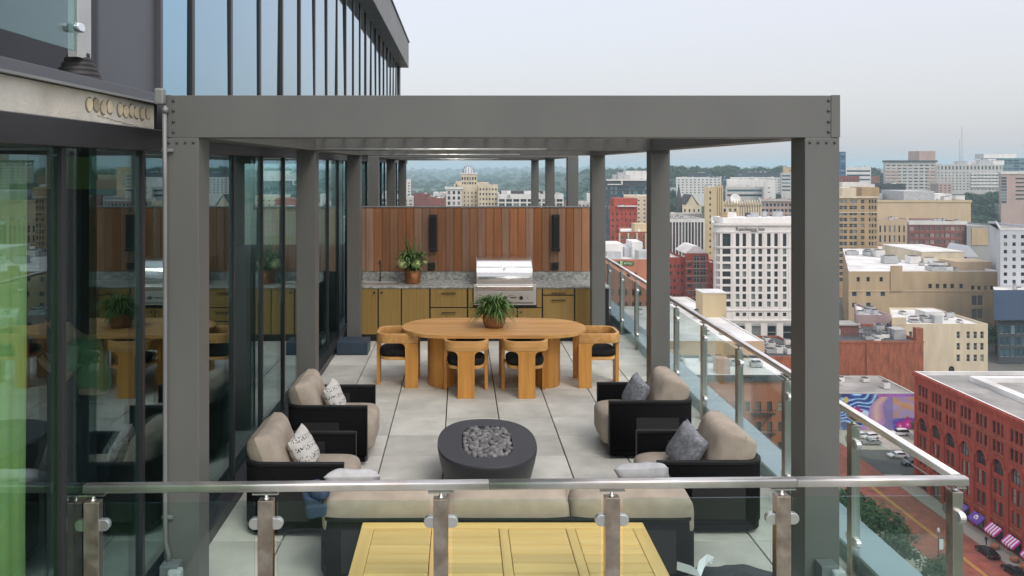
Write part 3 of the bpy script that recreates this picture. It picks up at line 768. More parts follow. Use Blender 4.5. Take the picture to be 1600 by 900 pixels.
dup(ch, (.825,10.36,0), .03, 'teak dining chair seen from behind, right of the near pair')
dup(ch, (-.83,10.84,0), -PI/2, 'teak dining chair at the left end of the oval table')
dup(ch, (1.83,10.84,0), PI/2, 'teak dining chair at the right end of the oval table')
dup(ch, (.10,11.42,0), PI+.02, 'teak dining chair on the kitchen side of the table, left one')
dup(ch, (.83,11.42,0), PI-.03, 'teak dining chair on the kitchen side of the table, right one')
# fern in a clay pot
def leaf_blade(mb, base, az, L, rise, droop, w, n=6):
    pts = []
    for i in range(n+1):
        t_ = i/n; r = L*t_*(.35+.65*t_**.4); z = rise*math.sin(t_*PI*.62)-droop*t_*t_
        pts.append((Vector((math.cos(az)*r, math.sin(az)*r, z))+Vector(base), w*(math.sin(min(1,t_*.92+.08)*PI)**.7+.05)))
    sd = Vector((-math.sin(az), math.cos(az), 0)); vs = []
    for p, ww in pts: vs += [p-sd*ww/2+Vector((0,0,ww*.2)), p, p+sd*ww/2+Vector((0,0,ww*.2))]
    mb.add(vs, [(i*3+k,i*3+k+1,i*3+k+4,i*3+k+3) for i in range(n) for k in range(2)], 0, True)
fe = thing('potted_plant', 'bushy green fern in a woven clay pot on the dining table', 'plant', (.455,10.82,.75))
MB().lathe([(0,0),(.115,0),(.145,.05),(.155,.11),(.145,.17),(.14,.185),(.128,.185),(.128,.15),(0,.15)], n=28).build('pot', 'clay_pot', fe)
lf = MB()
for i in range(330):
    a = random.uniform(0,2*PI); L = random.uniform(.1,.36); leaf_blade(lf, (random.uniform(-.07,.07),random.uniform(-.07,.07),.15), a, L, random.uniform(.1,.30), random.uniform(.03,.25)*(L/.3), random.uniform(.018,.032))
tag(lf.build('leaves', 'fern_leaf', fe), kind='stuff')
# ================================================================== KITCHEN
KD = 13.35
kt = thing('outdoor_kitchen', 'outdoor kitchen counter with grey granite top and brown oak cabinets', 'kitchen', (.3,13.7,0))
def ku(u): return X(540+.2889*u, KD)
def kv(v): return Z(380+.2889*v, KD)
MB().box(-1.69, 2.46, KD+.012, 14.10, .07, .884).build('carcass', 'black_plastic', kt, world=True)
MB().box(-1.67, 2.4, KD+.06, 14.0, 0, .07).build('plinth', 'black_plastic', kt, world=True)
def front(nm, u0, u1, z0, z1, handle=None):
    p = MB().box(ku(u0), ku(u1), KD-.008, KD+.011, z0, z1).build(nm, 'oak_cabinet', kt, world=True, bevel=.002)
    if handle == 'bar':
        c = (ku(u0)+ku(u1))/2; h = MB().box(c-.115,c+.115,KD-.04,KD-.028,z1-.075,z1-.062); h.box(c-.11,c-.1,KD-.03,KD-.008,z1-.074,z1-.063); h.box(c+.1,c+.11,KD-.03,KD-.008,z1-.074,z1-.063)
        o = h.build('handle', 'black_plastic', p); o.location = -kt.location
    elif handle:
        x = ku(u0)+.05 if handle == 'l' else ku(u1)-.05
        o = MB().tube([(x,KD-.008,z1-.06),(x,KD-.035,z1-.06)], .016, 10).build('knob', 'black_plastic', p); o.location = -kt.location
ZT, ZB = .879, .125
front('cabinet_door', 85, 172, ZB, ZT, 'r'); front('cabinet_door', 180, 298, ZB, ZT, 'l'); front('cabinet_door', 305, 452, ZB, ZT)
front('drawer', 460, 655, .575, ZT, 'bar'); front('drawer', 460, 655, .345, .556, 'bar'); front('drawer', 460, 655, ZB, .326, 'bar')
front('filler_panel', 664, 688, .575, ZT); front('filler_panel', 1034, 1060, .575, ZT)
front('cabinet_door', 664, 925, ZB, .556, 'r'); front('cabinet_door', 933, 1060, ZB, .556, 'l')
front('drawer', 1068, 1234, .782, ZT, 'bar'); front('drawer', 1068, 1234, ZB, .762, 'bar'); front('cabinet_door', 1242, 1335, ZB, ZT)
gx0, gx1 = ku(705), ku(1012)
MB().box(-1.71, gx0-.003, KD-.02, 14.10, .885, .918).build('countertop', 'granite', kt, world=True, bevel=.004)
MB().box(gx1+.003, 2.47, KD-.02, 14.10, .885, .918).build('countertop', 'granite', kt, world=True, bevel=.004)
MB().box(-1.71, 2.47, 14.102, 14.14, .885, 1.06).build('backsplash', 'granite', kt, world=True, bevel=.003)
sk = MB(); sx0, sx1 = X(566,13.6), X(622,13.6)
sk.box(sx0,sx1,13.47,13.50,.919,.926); sk.box(sx0,sx1,13.82,13.85,.919,.926); sk.box(sx0,sx0+.03,13.50,13.82,.919,.926); sk.box(sx1-.03,sx1,13.50,13.82,.919,.926)
sk.box(sx0+.03,sx1-.03,13.50,13.82,.9185,.9205)
sk.build('sink', 'stainless', kt, world=True)
fc = MB(); fx_ = X(594,13.92); fc.tube([(fx_,13.92,.918),(fx_,13.92,1.22),(fx_,13.90,1.26),(fx_,13.86,1.285),(fx_,13.80,1.27),(fx_,13.775,1.23)], .011, 10)
fc.lathe([(0,0),(.024,0),(.024,.012),(.016,.02),(.014,.09),(.011,.1)], (fx_,13.92,.918), 14)
fc.tube([(fx_,13.92,.98),(fx_+.06,13.92,1.0)], .006, 8)
fc.build('faucet', 'black_plastic', kt, world=True)
# grill
gr = thing('gas_grill', 'built in stainless steel gas grill with curved hood and four black knobs', 'grill', ((gx0+gx1)/2, 13.6, .62))
bx0, bx1 = ku(692), ku(1030)
MB().box(bx0, bx1, 13.30, 13.34, kv(332), kv(222)).build('front_panel', 'stainless', gr, world=True, bevel=.006)
MB().box(bx0+.05, bx1-.05, 13.285, 13.299, kv(312), kv(256)).build('control_panel', 'stainless', gr, world=True, bevel=.003)
MB().box(bx0+.05, bx1-.05, 13.27, 13.299, kv(252), kv(230)).build('bullnose', 'stainless_bright', gr, world=True, bevel=.008)
MB().box(bx0+.05, bx1-.05, 13.289, 13.2995, kv(254.5), kv(252.5)).build('gap_strip', 'black_plastic', gr, world=True)
MB().box(bx0+.05, bx1-.05, 13.289, 13.2995, kv(322), kv(318)).build('drip_tray', 'black_plastic', gr, world=True)
MB().box(gx0+.0, gx1, 13.345, 14.0, .90, .965).build('firebox', 'stainless', gr, world=True, bevel=.004)
hx0, hx1 = ku(713), ku(1006)
prof = [(13.33,.97),(13.33,1.08)]+[(13.33+.42*(1-math.cos(a)), 1.08+.285*math.sin(a)) for a in [PI/2*k/10 for k in range(1,11)]]+[(13.92,1.33),(13.98,1.20),(13.98,.97)]
hd = MB().prism(prof, hx1-hx0, lambda u,v,t: (hx0+t,u,v), smooth=True).build('hood', 'stainless_bright', gr, world=True)
e_ = hd.modifiers.new('es','EDGE_SPLIT'); e_.split_angle = R(50)
for xx in (hx0-.012, hx1+.001): MB().prism(prof, .011, lambda u,v,t: (xx+t,u-.008 if u < 13.5 else u,v+.004)).build('hood_end', 'stainless', gr, world=True)
h = MB(); h.tube([(hx0+.03,13.265,1.065),(hx1-.03,13.265,1.065)], .015, 12)
for xx in (hx0+.05, hx1-.05): h.tube([(xx,13.265,1.065),(xx,13.33,1.065)], .01, 8)
h.build('handle', 'stainless_bright', gr, world=True)
MB().box(hx0+.001,hx1-.001,13.322,13.3285,.972,1.03).build('hood_lip', 'stainless', gr, world=True)
tm = MB(); c = Vector(((hx0+hx1)/2, 13.375, 1.205)); nrm = Vector((0,-.85,.5)).normalized()
tm.tube([c, c+nrm*.02], .042, 20).build('thermometer', 'stainless', gr, world=True, bevel=.004)
MB().tube([c+nrm*.0205, c+nrm*.022], .032, 20).build('thermometer_dial', 'white_paint', gr, world=True)
for u in (778,820,862,948):
    MB().tube([(ku(u),13.283,kv(292)),(ku(u),13.245,kv(292))], .034, 16, r2=.028).build('knob', 'black_plastic', gr, world=True, bevel=.004)
MB().box(ku(888),ku(922),13.281,13.2845,kv(294),kv(288)).build('badge', 'screw', gr, world=True)
MB().box(ku(978),ku(985),13.281,13.2845,kv(293),kv(289)).build('badge', 'screw', gr, world=True)
# wooden wall
ww = thing('wood_wall', 'wall of vertical reddish cedar planks behind the outdoor kitchen', 'wall', (.3,14.2,0))
MB().box(-1.93, 2.55, 14.185, 14.26, 0, 2.165).build('backing', 'black_plastic', ww, world=True)
MB().box(-1.95, 2.57, 14.135, 14.27, 2.182, 2.20).build('cap', 'emt_conduit', ww, world=True)
nx = 32; wx = 4.48/nx; pmesh = None
for k in range(nx):
    x = -1.93+wx*(k+.5)
    w = wx-.006
    if pmesh is None: pmesh = MB().box(-w/2,w/2,0,.035,0,1.117).build('plank', 'cedar', ww, bevel=.003, seg=1); o = pmesh
    else: o = pmesh.copy(); COL.objects.link(o)
    o.location = Vector((x, 14.147+random.uniform(-.002,.002), 1.062))-ww.location
# heaters and outlets
for px, lab in ((677,'slim black vertical wall heater on the planks above the flowers'), (868.5,'slim black vertical wall heater on the planks right of the grill')):
    x = X(px,14.1); t = thing('wall_heater', lab, 'heater', (x,14.1,1.44))
    zb_, zt_ = Z(391,14.1), Z(335,14.1)
    b = MB().box(x-.065,x+.065,14.08,14.14,zb_,zt_).build('housing', 'black_plastic', t, world=True, bevel=.008)
    MB().box(x-.045,x+.045,14.072,14.079,zb_+.06,zt_-.05).build('grille', 'woven_panel', t, world=True)
    MB().box(x-.07,x+.07,14.05,14.145,zb_-.015,zb_+.03).build('bracket', 'black_plastic', t, world=True, bevel=.004)
for px, lab in ((674.5,'black outlet cover on the planks under the left heater'), (867.5,'black outlet cover on the planks under the right heater')):
    x = X(px,14.12); t = thing('outlet', lab, 'outlet', (x,14.14,1.15))
    MB().box(x-.062,x+.062,14.10,14.142,Z(421,14.12),Z(410,14.12)).build('cover', 'black_plastic', t, world=True, bevel=.01)
    MB().box(x-.045,x+.045,14.096,14.0995,Z(418,14.12),Z(413,14.12)).build('flap', 'woven_panel', t, world=True)
# flowers
fw_ = thing('flower_pot', 'copper pot of pale green hydrangeas and grasses on the kitchen counter', 'plant', (X(644.5,13.72),13.72,.918))
MB().lathe([(0,0),(.125,0),(.135,.02),(.14,.23),(.132,.23),(.128,.2),(0,.2)], n=28).build('pot', 'copper_pot', fw_)
for k, (x, y, z, r) in enumerate(((-.17,-.05,.34,.10),(.06,-.1,.33,.085),(.0,.0,.42,.06),(-.06,.04,.38,.06),(.2,-.03,.36,.05))):
    mb = superell((x,y,z), (r*2,r*2,r*1.7), 1, 1, 20, 12, .035, k*9); mb.build('flower_head', 'hydrangea', fw_)
fo = MB()
for i in range(170):
    a = random.uniform(0,2*PI); L = random.uniform(.12,.33); leaf_blade(fo, (random.uniform(-.08,.08),random.uniform(-.08,.08),.2), a, L, random.uniform(.1,.36), random.uniform(0,.12), random.uniform(.03,.055), 4)
for i in range(40):
    a = random.uniform(0,2*PI); leaf_blade(fo, (random.uniform(-.05,.05),random.uniform(-.05,.05),.2), a, random.uniform(.08,.3), random.uniform(.4,.6), .02, .008, 5)
tag(fo.build('foliage', 'stem_leaf', fw_), kind='stuff')
# ================================================================== CITY
GZ = -67.0
WM = {}
def win_mesh(w, h, g, fr, style):
    k = (round(w,2), round(h,2), g, fr, style)
    if k in WM: return WM[k]
    b = MB(); t = max(.07, min(w,h)*.07)
    b.add([(-w/2,0,-h/2),(w/2,0,-h/2),(w/2,0,h/2),(-w/2,0,h/2)], [(0,1,2,3)], 0)
    d = .07
    b.box(-w/2,-w/2+t,-d,.02,-h/2,h/2,1); b.box(w/2-t,w/2,-d,.02,-h/2,h/2,1)
    b.box(-w/2+t,w/2-t,-d,.02,-h/2,-h/2+t,1); b.box(-w/2+t,w/2-t,-d,.02,h/2-t,h/2,1)
    if style == 'sash': b.box(-w/2+t,w/2-t,-d,.02,-t/2,t/2,1)
    if style == 'mull': b.box(-t/2,t/2,-d,.02,-h/2+t,h/2-t,1)
    if style == 'grid':
        b.box(-t/2,t/2,-d,.02,-h/2+t,h/2-t,1); b.box(-w/2+t,-t/2,-d*.9,.02,-t/2+h*.15,t/2+h*.15,1); b.box(t/2,w/2-t,-d*.9,.02,-t/2+h*.15,t/2+h*.15,1)
    me = bpy.data.meshes.new('window'); me.from_pydata(b.v, [], b.f); me.materials.append(M[g]); me.materials.append(M[fr])
    me.polygons.foreach_set('material_index', b.m); me.update(); WM[k] = me; return me
def arch_mesh(w, h, g, fr):
    k = ('arch', round(w,2), round(h,2), g, fr)
    if k in WM: return WM[k]
    b = MB(); r = w/2; sp = h/2-r; N = 12
    o = [(-r,-h/2),(r,-h/2)]+[(r*math.cos(PI*i/N), sp+r*math.sin(PI*i/N)) for i in range(N+1)]
    b.add([(x,0,z) for x,z in o], [tuple(range(len(o)))], 0)
    i_ = [(x*.86, (z if z > -h/2+.01 else z) if z <= sp else sp+(z-sp)*.86) for x,z in o]
    n = len(o); b.add([(x,-.08,z) for x,z in o]+[(x,-.08,z) for x,z in i_]+[(x,.01,z) for x,z in i_],
        [(j,(j+1)%n,n+(j+1)%n,n+j) for j in range(n)]+[(n+j,n+(j+1)%n,2*n+(j+1)%n,2*n+j) for j in range(n)], 1)
    for x in (-r*.33, r*.33): b.box(x-.07,x+.07,-.07,.01,-h/2,sp+r*.8,1)
    b.box(-r*.9,r*.9,-.075,.01,sp-.1,sp+.1,1)
    me = bpy.data.meshes.new('arched_window'); me.from_pydata(b.v, [], b.f); me.materials.append(M[g]); me.materials.append(M[fr])
    me.polygons.foreach_set('material_index', b.m); me.update(); WM[k] = me; return me
class Bld:
    def __init__(s, name, label, path, zt, wall, roof='roof_grey', cat='building', zb=GZ, par=.8, group=None):
        """path: footprint points in the order back-left, front-left, front-right, back-right"""
        s.p = [Vector(q) for q in path]; s.zt = zt; s.zb = zb; s.wall = wall
        c = sum(s.p, Vector((0,0)))/len(s.p); s.o = thing(name, label, cat, (c.x, c.y, zb), 0, group)
        s.mb = MB(); s.done = set(); s.roof = roof; s.par = par; s.base = s.o.location
    def seg(s, i, cols=(), rows=(), g='g_dark', fr='sash', style='plain', dep=.3, name='window', arch=False):
        """cols/rows: intervals in metres along the wall / absolute heights. May be called with lists of (cols,rows) groups"""
        a, b = s.p[i], s.p[(i+1)%len(s.p)]; s.done.add(i)
        return s.wallgrid(a, b, [(list(cols), list(rows), g, fr, style, name, arch)], dep)
    def multi(s, i, groups, dep=.3):
        a, b = s.p[i], s.p[(i+1)%len(s.p)]; s.done.add(i); s.wallgrid(a, b, groups, dep)
    def wallgrid(s, a, b, groups, dep):
        d = b-a; L = d.length; u = d/L; n = Vector((u.y, -u.x)); rz = math.atan2(u.y, u.x)
        holes = []
        for cols, rows, g, fr, style, name, arch in groups:
            for c0, c1 in cols:
                c0 = max(.1, c0); c1 = min(L-.1, c1)
                if c1-c0 < .2: continue
                for r0, r1 in rows:
                    holes.append((c0,c1,r0,r1))
                    me = arch_mesh(c1-c0, r1-r0, g, fr) if arch else win_mesh(c1-c0, r1-r0, g, fr, style)
                    o = bpy.data.objects.new(name, me); COL.objects.link(o); o.parent = s.o
                    q = a+u*(c0+c1)/2-n*dep
                    o.location = (q.x-s.base.x, q.y-s.base.y, (r0+r1)/2-s.base.z); o.rotation_euler = (0,0,rz)
        us = sorted({0, L}|{round(h[0],3) for h in holes}|{round(h[1],3) for h in holes})
        zs = sorted({s.zb, s.zt}|{round(h[2],3) for h in holes}|{round(h[3],3) for h in holes})
        us = [x for x in us if 0 <= x <= L]; zs = [z for z in zs if s.zb <= z <= s.zt]
        def pt(x, z, k=0): q = a+u*x-n*k; return (q.x, q.y, z)
        hs = [(round(h[0],3),round(h[1],3),round(h[2],3),round(h[3],3)) for h in holes]
        for i in range(len(us)-1):
            uc = (us[i]+us[i+1])/2; col = [h for h in hs if h[0] < uc < h[1]]
            z0 = None
            for j in range(len(zs)-1):
                zc = (zs[j]+zs[j+1])/2
                if any(h[2] < zc < h[3] for h in col):
                    continue
                s.mb.add([pt(us[i],zs[j]),pt(us[i+1],zs[j]),pt(us[i+1],zs[j+1]),pt(us[i],zs[j+1])], [(0,1,2,3)])
        for c0,c1,r0,r1 in hs:
            s.mb.add([pt(c0,r0),pt(c1,r0),pt(c1,r1),pt(c0,r1),pt(c0,r0,dep),pt(c1,r0,dep),pt(c1,r1,dep),pt(c0,r1,dep)], [(0,4,5,1),(1,5,6,2),(2,6,7,3),(3,7,4,0)])
            if groups[0][6] and len(groups) == 1 or any(gp[6] and (r0,r1) in [(round(x,3),round(y,3)) for x,y in gp[1]] for gp in groups):
                r = (c1-c0)/2; cx = (c0+c1)/2; sp = r1-r; N = 6
                for sg in (-1,1):
                    arc = [pt(cx+sg*r*math.cos(PI/2*k/N), sp+r*math.sin(PI/2*k/N), -.002) for k in range(N+1)]
                    vs = [pt(cx+sg*r, r1, -.002)]+arc; s.mb.add(vs, [tuple(range(len(vs))) if sg < 0 else tuple(range(len(vs)))[::-1]])
    def end(s, cap=None):
        n = len(s.p)
        for i in range(n):
            if i not in s.done: s.wallgrid(s.p[i], s.p[(i+1)%n], [], .3)
        # parapet inside faces + rim
        c = sum(s.p, Vector((0,0)))/n; t = .45
        inn = []
        for i in range(n):
            d0 = (s.p[i]-s.p[i-1]).normalized(); d1 = (s.p[(i+1)%n]-s.p[i]).normalized()
            n0, n1 = Vector((-d0.y,d0.x)), Vector((-d1.y,d1.x)); m_ = (n0+n1); m_ = m_/max(.3, m_.dot(n0)) if m_.length > 1e-6 else n0
            inn.append(s.p[i]+m_*t)
        zr = s.zt-s.par
        o_ = len(s.mb.v)
        wall = s.mb.build('wall', 'w_'+s.wall, s.o, world=True)
        cp = MB()
        cp.add([(q.x,q.y,s.zt) for q in s.p]+[(q.x,q.y,s.zt) for q in inn]+[(q.x,q.y,zr) for q in inn],
               [(i,(i+1)%n,n+(i+1)%n,n+i) for i in range(n)]+[(n+i,n+(i+1)%n,2*n+(i+1)%n,2*n+i) for i in range(n)])
        cp.build('parapet', cap or ('w_'+s.wall), s.o, world=True)
        rf = MB(); rf.add([(q.x,q.y,zr) for q in inn], [tuple(range(n))]); rf.build('roof', s.roof, s.o, world=True)
        s.zr = zr
        # roof equipment
        xs_ = [q.x for q in inn]; ys_ = [q.y for q in inn]; w_, d_ = max(xs_)-min(xs_), max(ys_)-min(ys_); a_ = (s.p[0]+s.p[1])/2
        if w_ > 6 and d_ > 6 and s.o.get('group') is None:
            xl_ = max(q.x for q in (inn[0], inn[1]))+2; xr_ = min(inn[-1].x, inn[-2].x)-2
            if xr_ > xl_+3: s.clutter(min(9, 3+int(w_*d_/300)), xl_, xr_, min(ys_)+3, max(ys_)-3, (.8,2.6), (.5,1.9), int(abs(c.x)*3+c.y))
        return s
    def unit(s, x0, x1, y0, y1, h, m='hvac', name='roof_unit', z0=0):
        b = MB().box(x0,x1,y0,y1,s.zr+z0,s.zr+h)
        return b.build(name, m, s.o, world=True)
    def clutter(s, k, x0, x1, y0, y1, sz=(1.2,3.5), hh=(.7,2.2), seed=0):
        rr = random.Random(seed+int(abs(x0)*7))
        for _ in range(k):
            x, y, w, d = rr.uniform(x0,x1), rr.uniform(y0,y1), rr.uniform(*sz), rr.uniform(*sz)
            h = rr.uniform(*hh)
            b = MB().box(x-w/2,x+w/2,y-d/2,y+d/2,s.zr+.15,s.zr+h); b.box(x-w*.35,x+w*.35,y-d*.35,y+d*.35,s.zr+h,s.zr+h+.25,1); b.box(x-w*.4,x+w*.4,y-d*.4,y+d*.4,s.zr,s.zr+.15,1)
            b.build('roof_unit', [rr.choice(['hvac','roof_white','hvac']),'roof_dark'], s.o, world=True)
    def band(s, z0, z1, proud, m, segs=None, name='cornice'):
        b = MB(); n = len(s.p)
        for i in (segs if segs is not None else range(n)):
            a, c = s.p[i], s.p[(i+1)%n]; d = (c-a).normalized(); nn = Vector((d.y,-d.x))
            q = [a-d*proud*.98, c+d*proud*.98]; vs = []
            for p_ in q:
                for z in (z0, z1):
                    for k in (-.02, proud): w = p_+nn*k; vs.append((w.x,w.y,z))
            b.add(vs, [(0,1,5,4),(1,3,7,5),(3,2,6,7),(0,2,3,1),(4,5,7,6)])
        return b.build(name, m if m in M else 'w_'+m, s.o, world=True)
def grid(a, b, n, frac, off=.5):
    s_ = (b-a)/n; return [(a+s_*(i+.5)-s_*frac/2, a+s_*(i+.5)+s_*frac/2) for i in range(n)]
def std(name, label, Y, px0, px1, yt, dep, wall, roof='roof_grey', fr=None, sd=None, zb=GZ, par=.8, cap=None, g='g_dark', sash='sash', style='plain', group=None, cat='building', side='L', finish=True, wd=.3, sk=.93):
    """axis aligned block from its front face in the photo. fr=(ncol,cfrac,nrow,rfrac,py_top,py_bot)"""
    x0, x1, zt = X(px0,Y), X(px1,Y), Z(yt,Y)
    k0 = 1+(sk if x0 > 0 else 0)*dep/Y; k1 = 1+(sk if x1 < 0 else 0)*dep/Y
    B_ = Bld(name, label, [(x0*k0,Y+dep),(x0,Y),(x1,Y),(x1*k1,Y+dep)], zt, wall, roof, cat, zb, par, group)
    if fr:
        nc, cf, nr, rf, pt_, pb_ = fr; rows = grid(Z(pb_,Y), Z(pt_,Y), nr, rf)
        B_.seg(1, grid(.3, x1-x0-.3, nc, cf), rows, g, sash, style, wd)
        if sd: B_.seg(0 if side == 'L' else 2, grid(.5, dep-.5, sd[0], sd[1]), rows, g, sash, style, wd)
    B_.x0, B_.x1, B_.Y, B_.dep = x0, x1, Y, dep
    return B_.end(cap) if finish else B_
# ---------------- streets
def sheet(name, m, x0, x1, y0, y1, z): return tag(MB().box(x0,x1,y0,y1,z-.3,z).build(name, m, loc=((x0+x1)/2,(y0+y1)/2,z-.3), world=True), kind='structure')
tag(MB().add([(-6000,-400,GZ-.1),(12000,-400,GZ-.1),(12000,14000,GZ-.1),(-6000,14000,GZ-.1)],[(0,1,2,3)]).build('ground','ground',loc=(0,0,GZ-.1),world=True), kind='structure')
sheet('road', 'brick_road', 83.2, 95.9, 60, 420, GZ+.0)
sheet('cross_street', 'brick_road', 20, 83.19, 183, 199, GZ+.0); sheet('cross_street', 'asphalt', 95.91, 330, 183, 199, GZ+.0)
sheet('pavement', 'sidewalk', 95.92, 99.8, 60, 182.9, GZ+.14); sheet('pavement', 'sidewalk', 68, 83.18, 60, 182.9, GZ+.14); sheet('pavement', 'sidewalk', 95.92, 100.6, 199.1, 420, GZ+.14)
sheet('parking_lot', 'sidewalk', 100.62, 135, 199.1, 213.9, GZ+.06)
for xx in (89.6, 90.0): tag(MB().box(xx-.09,xx+.09,60,181,GZ+.001,GZ+.006).build('road_marking','yellow_paint',loc=(xx,120,GZ+.001),world=True), kind='structure')
for k in range(7): tag(MB().box(84+1.7*k,84.8+1.7*k,178.5,181.5,GZ+.001,GZ+.006).build('crosswalk_stripe','white_paint',loc=(84.4+1.7*k,180,GZ+.001),world=True), kind='structure')
for k in range(6): tag(MB().box(104+3.1*k,104.12+3.1*k,206,212,GZ+.061,GZ+.066).build('parking_line','white_paint',loc=(104+3.1*k,209,GZ+.061),world=True), kind='structure')
# ---------------- the red brick arcade building
RX = 99.8; ry0, ry1 = 108., 177.5
rb = Bld('brick_warehouse', 'big red brick building with tall arched windows and awnings along the brick street', [(RX,ry1),(RX,ry0),(RX+62,ry0),(RX+62,ry1)], -42.1, 'red', 'roof_grey')
bay = 4.87; offs = [1.9+bay*k for k in range(14)]
def cols2(w, gap, n): 
    o = []
    for c in offs:
        tot = n*w+(n-1)*gap; o += [(c+1.45-tot/2+i*(w+gap), c+1.45-tot/2+i*(w+gap)+w) for i in range(n)]
    return o
rb.multi(0, [(cols2(.85,.35,3), [(-46.95,-44.6)], 'g_dark','sash_dark','sash','window',False),
             (cols2(.85,.35,3), [(-50.3,-48.1)], 'g_dark','sash_dark','sash','window',False),
             (cols2(2.7,0,1), [(-54.2,-51.4)], 'g_dark','sash_dark','plain','arched_window',True),
             (cols2(1.15,.35,2), [(-58.0,-55.2)], 'g_pale','sash_dark','sash','window',False),
             (cols2(1.15,.35,2), [(-61.8,-59.2)], 'g_pale','sash_dark','sash','window',False),
             (cols2(3.0,0,1), [(-66.8,-63.6)], 'g_dark','sash_dark','mull','shop_window',False)], .35)
rb.end('roof_white')
rb.band(-43.0,-42.3,.35,'red',[0]); rb.band(-47.6,-47.3,.12,'brick',[0],'belt_course'); rb.band(-62.9,-62.5,.25,'brick',[0],'belt_course'); rb.band(-54.75,-54.5,.1,'red',[0],'belt_course')
for k in range(15):
    y = ry1-(1.9+bay*k-.98)
    if y > ry0: MB().box(RX-.28,RX-.001,y-.62,y+.62,GZ+.14,-52.7).build('pilaster','w_red',rb.o,world=True)
for c in offs:
    yc = ry1-(c+1.45)
    if yc < ry0+3: continue
    b = MB(); N = 12; r0, r1, sp = 1.36, 1.95, -52.75
    for i in range(N):
        a0, a1 = PI*i/N, PI*(i+1)/N
        vs = [(RX-k,yc+r*math.cos(a),sp+r*math.sin(a)) for k in (.005,.22) for a in (a0,a1) for r in (r0,r1)]
        b.add(vs, [(4,5,7,6),(0,4,6,2),(1,3,7,5)])
    b.build('arch_surround','w_red',rb.o,world=True)
    for z in (-58.25,-62.05,-50.5): MB().box(RX-.12,RX-.002,yc-1.6,yc+1.6,z-.12,z+.06).build('sill','w_brick',rb.o,world=True)
# awnings
def awning(y, m1, m2, lab, w=3.2):
    b = MB(); n = 9 if m2 else 1
    for k in range(n):
        ya, yb = y-w/2+w*k/n, y-w/2+w*(k+1)/n; mi = k % 2
        b.add([(RX-.3,ya,-63.7),(RX-.3,yb,-63.7),(RX-1.7,yb,-64.9),(RX-1.7,ya,-64.9),(RX-1.7,yb,-65.25),(RX-1.7,ya,-65.25),(RX-.3,ya,-64.0),(RX-.3,yb,-64.0)], [(0,1,2,3),(3,2,4,5),(6,5,4,7)], mi)
        if k in (0, n-1):
            yy_ = ya if k == 0 else yb; b.add([(RX-.3,yy_,-63.7),(RX-1.7,yy_,-64.9),(RX-1.7,yy_,-65.25),(RX-.3,yy_,-64.0)], [(0,1,2,3)], mi)
    t = thing('awning', lab, 'awning', (RX-.3,y,-65)); b.build('canopy', [m1, m2 or m1], t, world=True); return t
yof = lambda px: F*RX/(px-VX)
ybay = [ry1-(c+1.45) for c in offs]
nb = lambda px: min(ybay, key=lambda v: abs(v-yof(px)))
a_ = awning(nb(1513), 'purple_cloth', None, 'purple awning half hidden by the corner post of the railing')
a_ = awning(nb(1531), 'purple_cloth', None, 'purple awning with a round white emblem on the red building')
MB().lathe([(0,0),(.55,0)], n=20).build('emblem','white_cloth',a_); e_ = kids(a_)[-1]; e_.location = (-.72,0,.70); e_.rotation_euler = (0,R(-49.4),0); e_.location = Vector((-.75,0,.72))
ee = MB().lathe([(0,0),(.28,0)], n=14, sx=.6).build('emblem_mark','sign_letter',a_); ee.location = (-.77,0,.74); ee.rotation_euler = (0,R(-49.4),0)
awning(nb(1558), 'magenta_cloth','white_cloth','magenta and white striped awning nearer the purple awning')
awning(nb(1589), 'magenta_cloth','white_cloth','magenta and white striped awning at the right edge of the view')
awning(nb(1589)-bay, 'magenta_cloth','white_cloth','magenta and white striped awning beyond the right edge of the view')
# roof dressing of the red building
def rstrip(b, x0,x1,y0,y1,h,m): b.unit(x0,x1,y0,y1,h,m,'roof_curb')
rstrip(rb, RX+9, RX+11, 150, 171, 1.0, 'roof_white'); rstrip(rb, RX+11.01, RX+62, 150, 152, 1.0, 'roof_white'); rstrip(rb, RX+9.01, RX+61, 171.01, 172.6, 1.0, 'roof_white')
rb.unit(RX+20,RX+24,164,168,2.2,'roof_white'); rb.unit(RX+36,RX+43,166,171,3.4,'w_brick','stair_house'); rb.unit(RX+35.8,RX+43.2,165.8,171.2,3.7,'roof_white','stair_house_cap',3.402)
rb.clutter(9, RX+13, RX+50, 153, 166, (1.2,3.0),(.5,1.6), 3); rb.clutter(8, RX+14, RX+58, 112, 148, (1.2,3.0),(.5,1.6), 5); rb.clutter(4, RX+3, RX+8, 120, 172, (.6,1.4),(.4,.9), 6)
rb.unit(RX+24,RX+32,157,162,.9,'roof_dark','hatch')
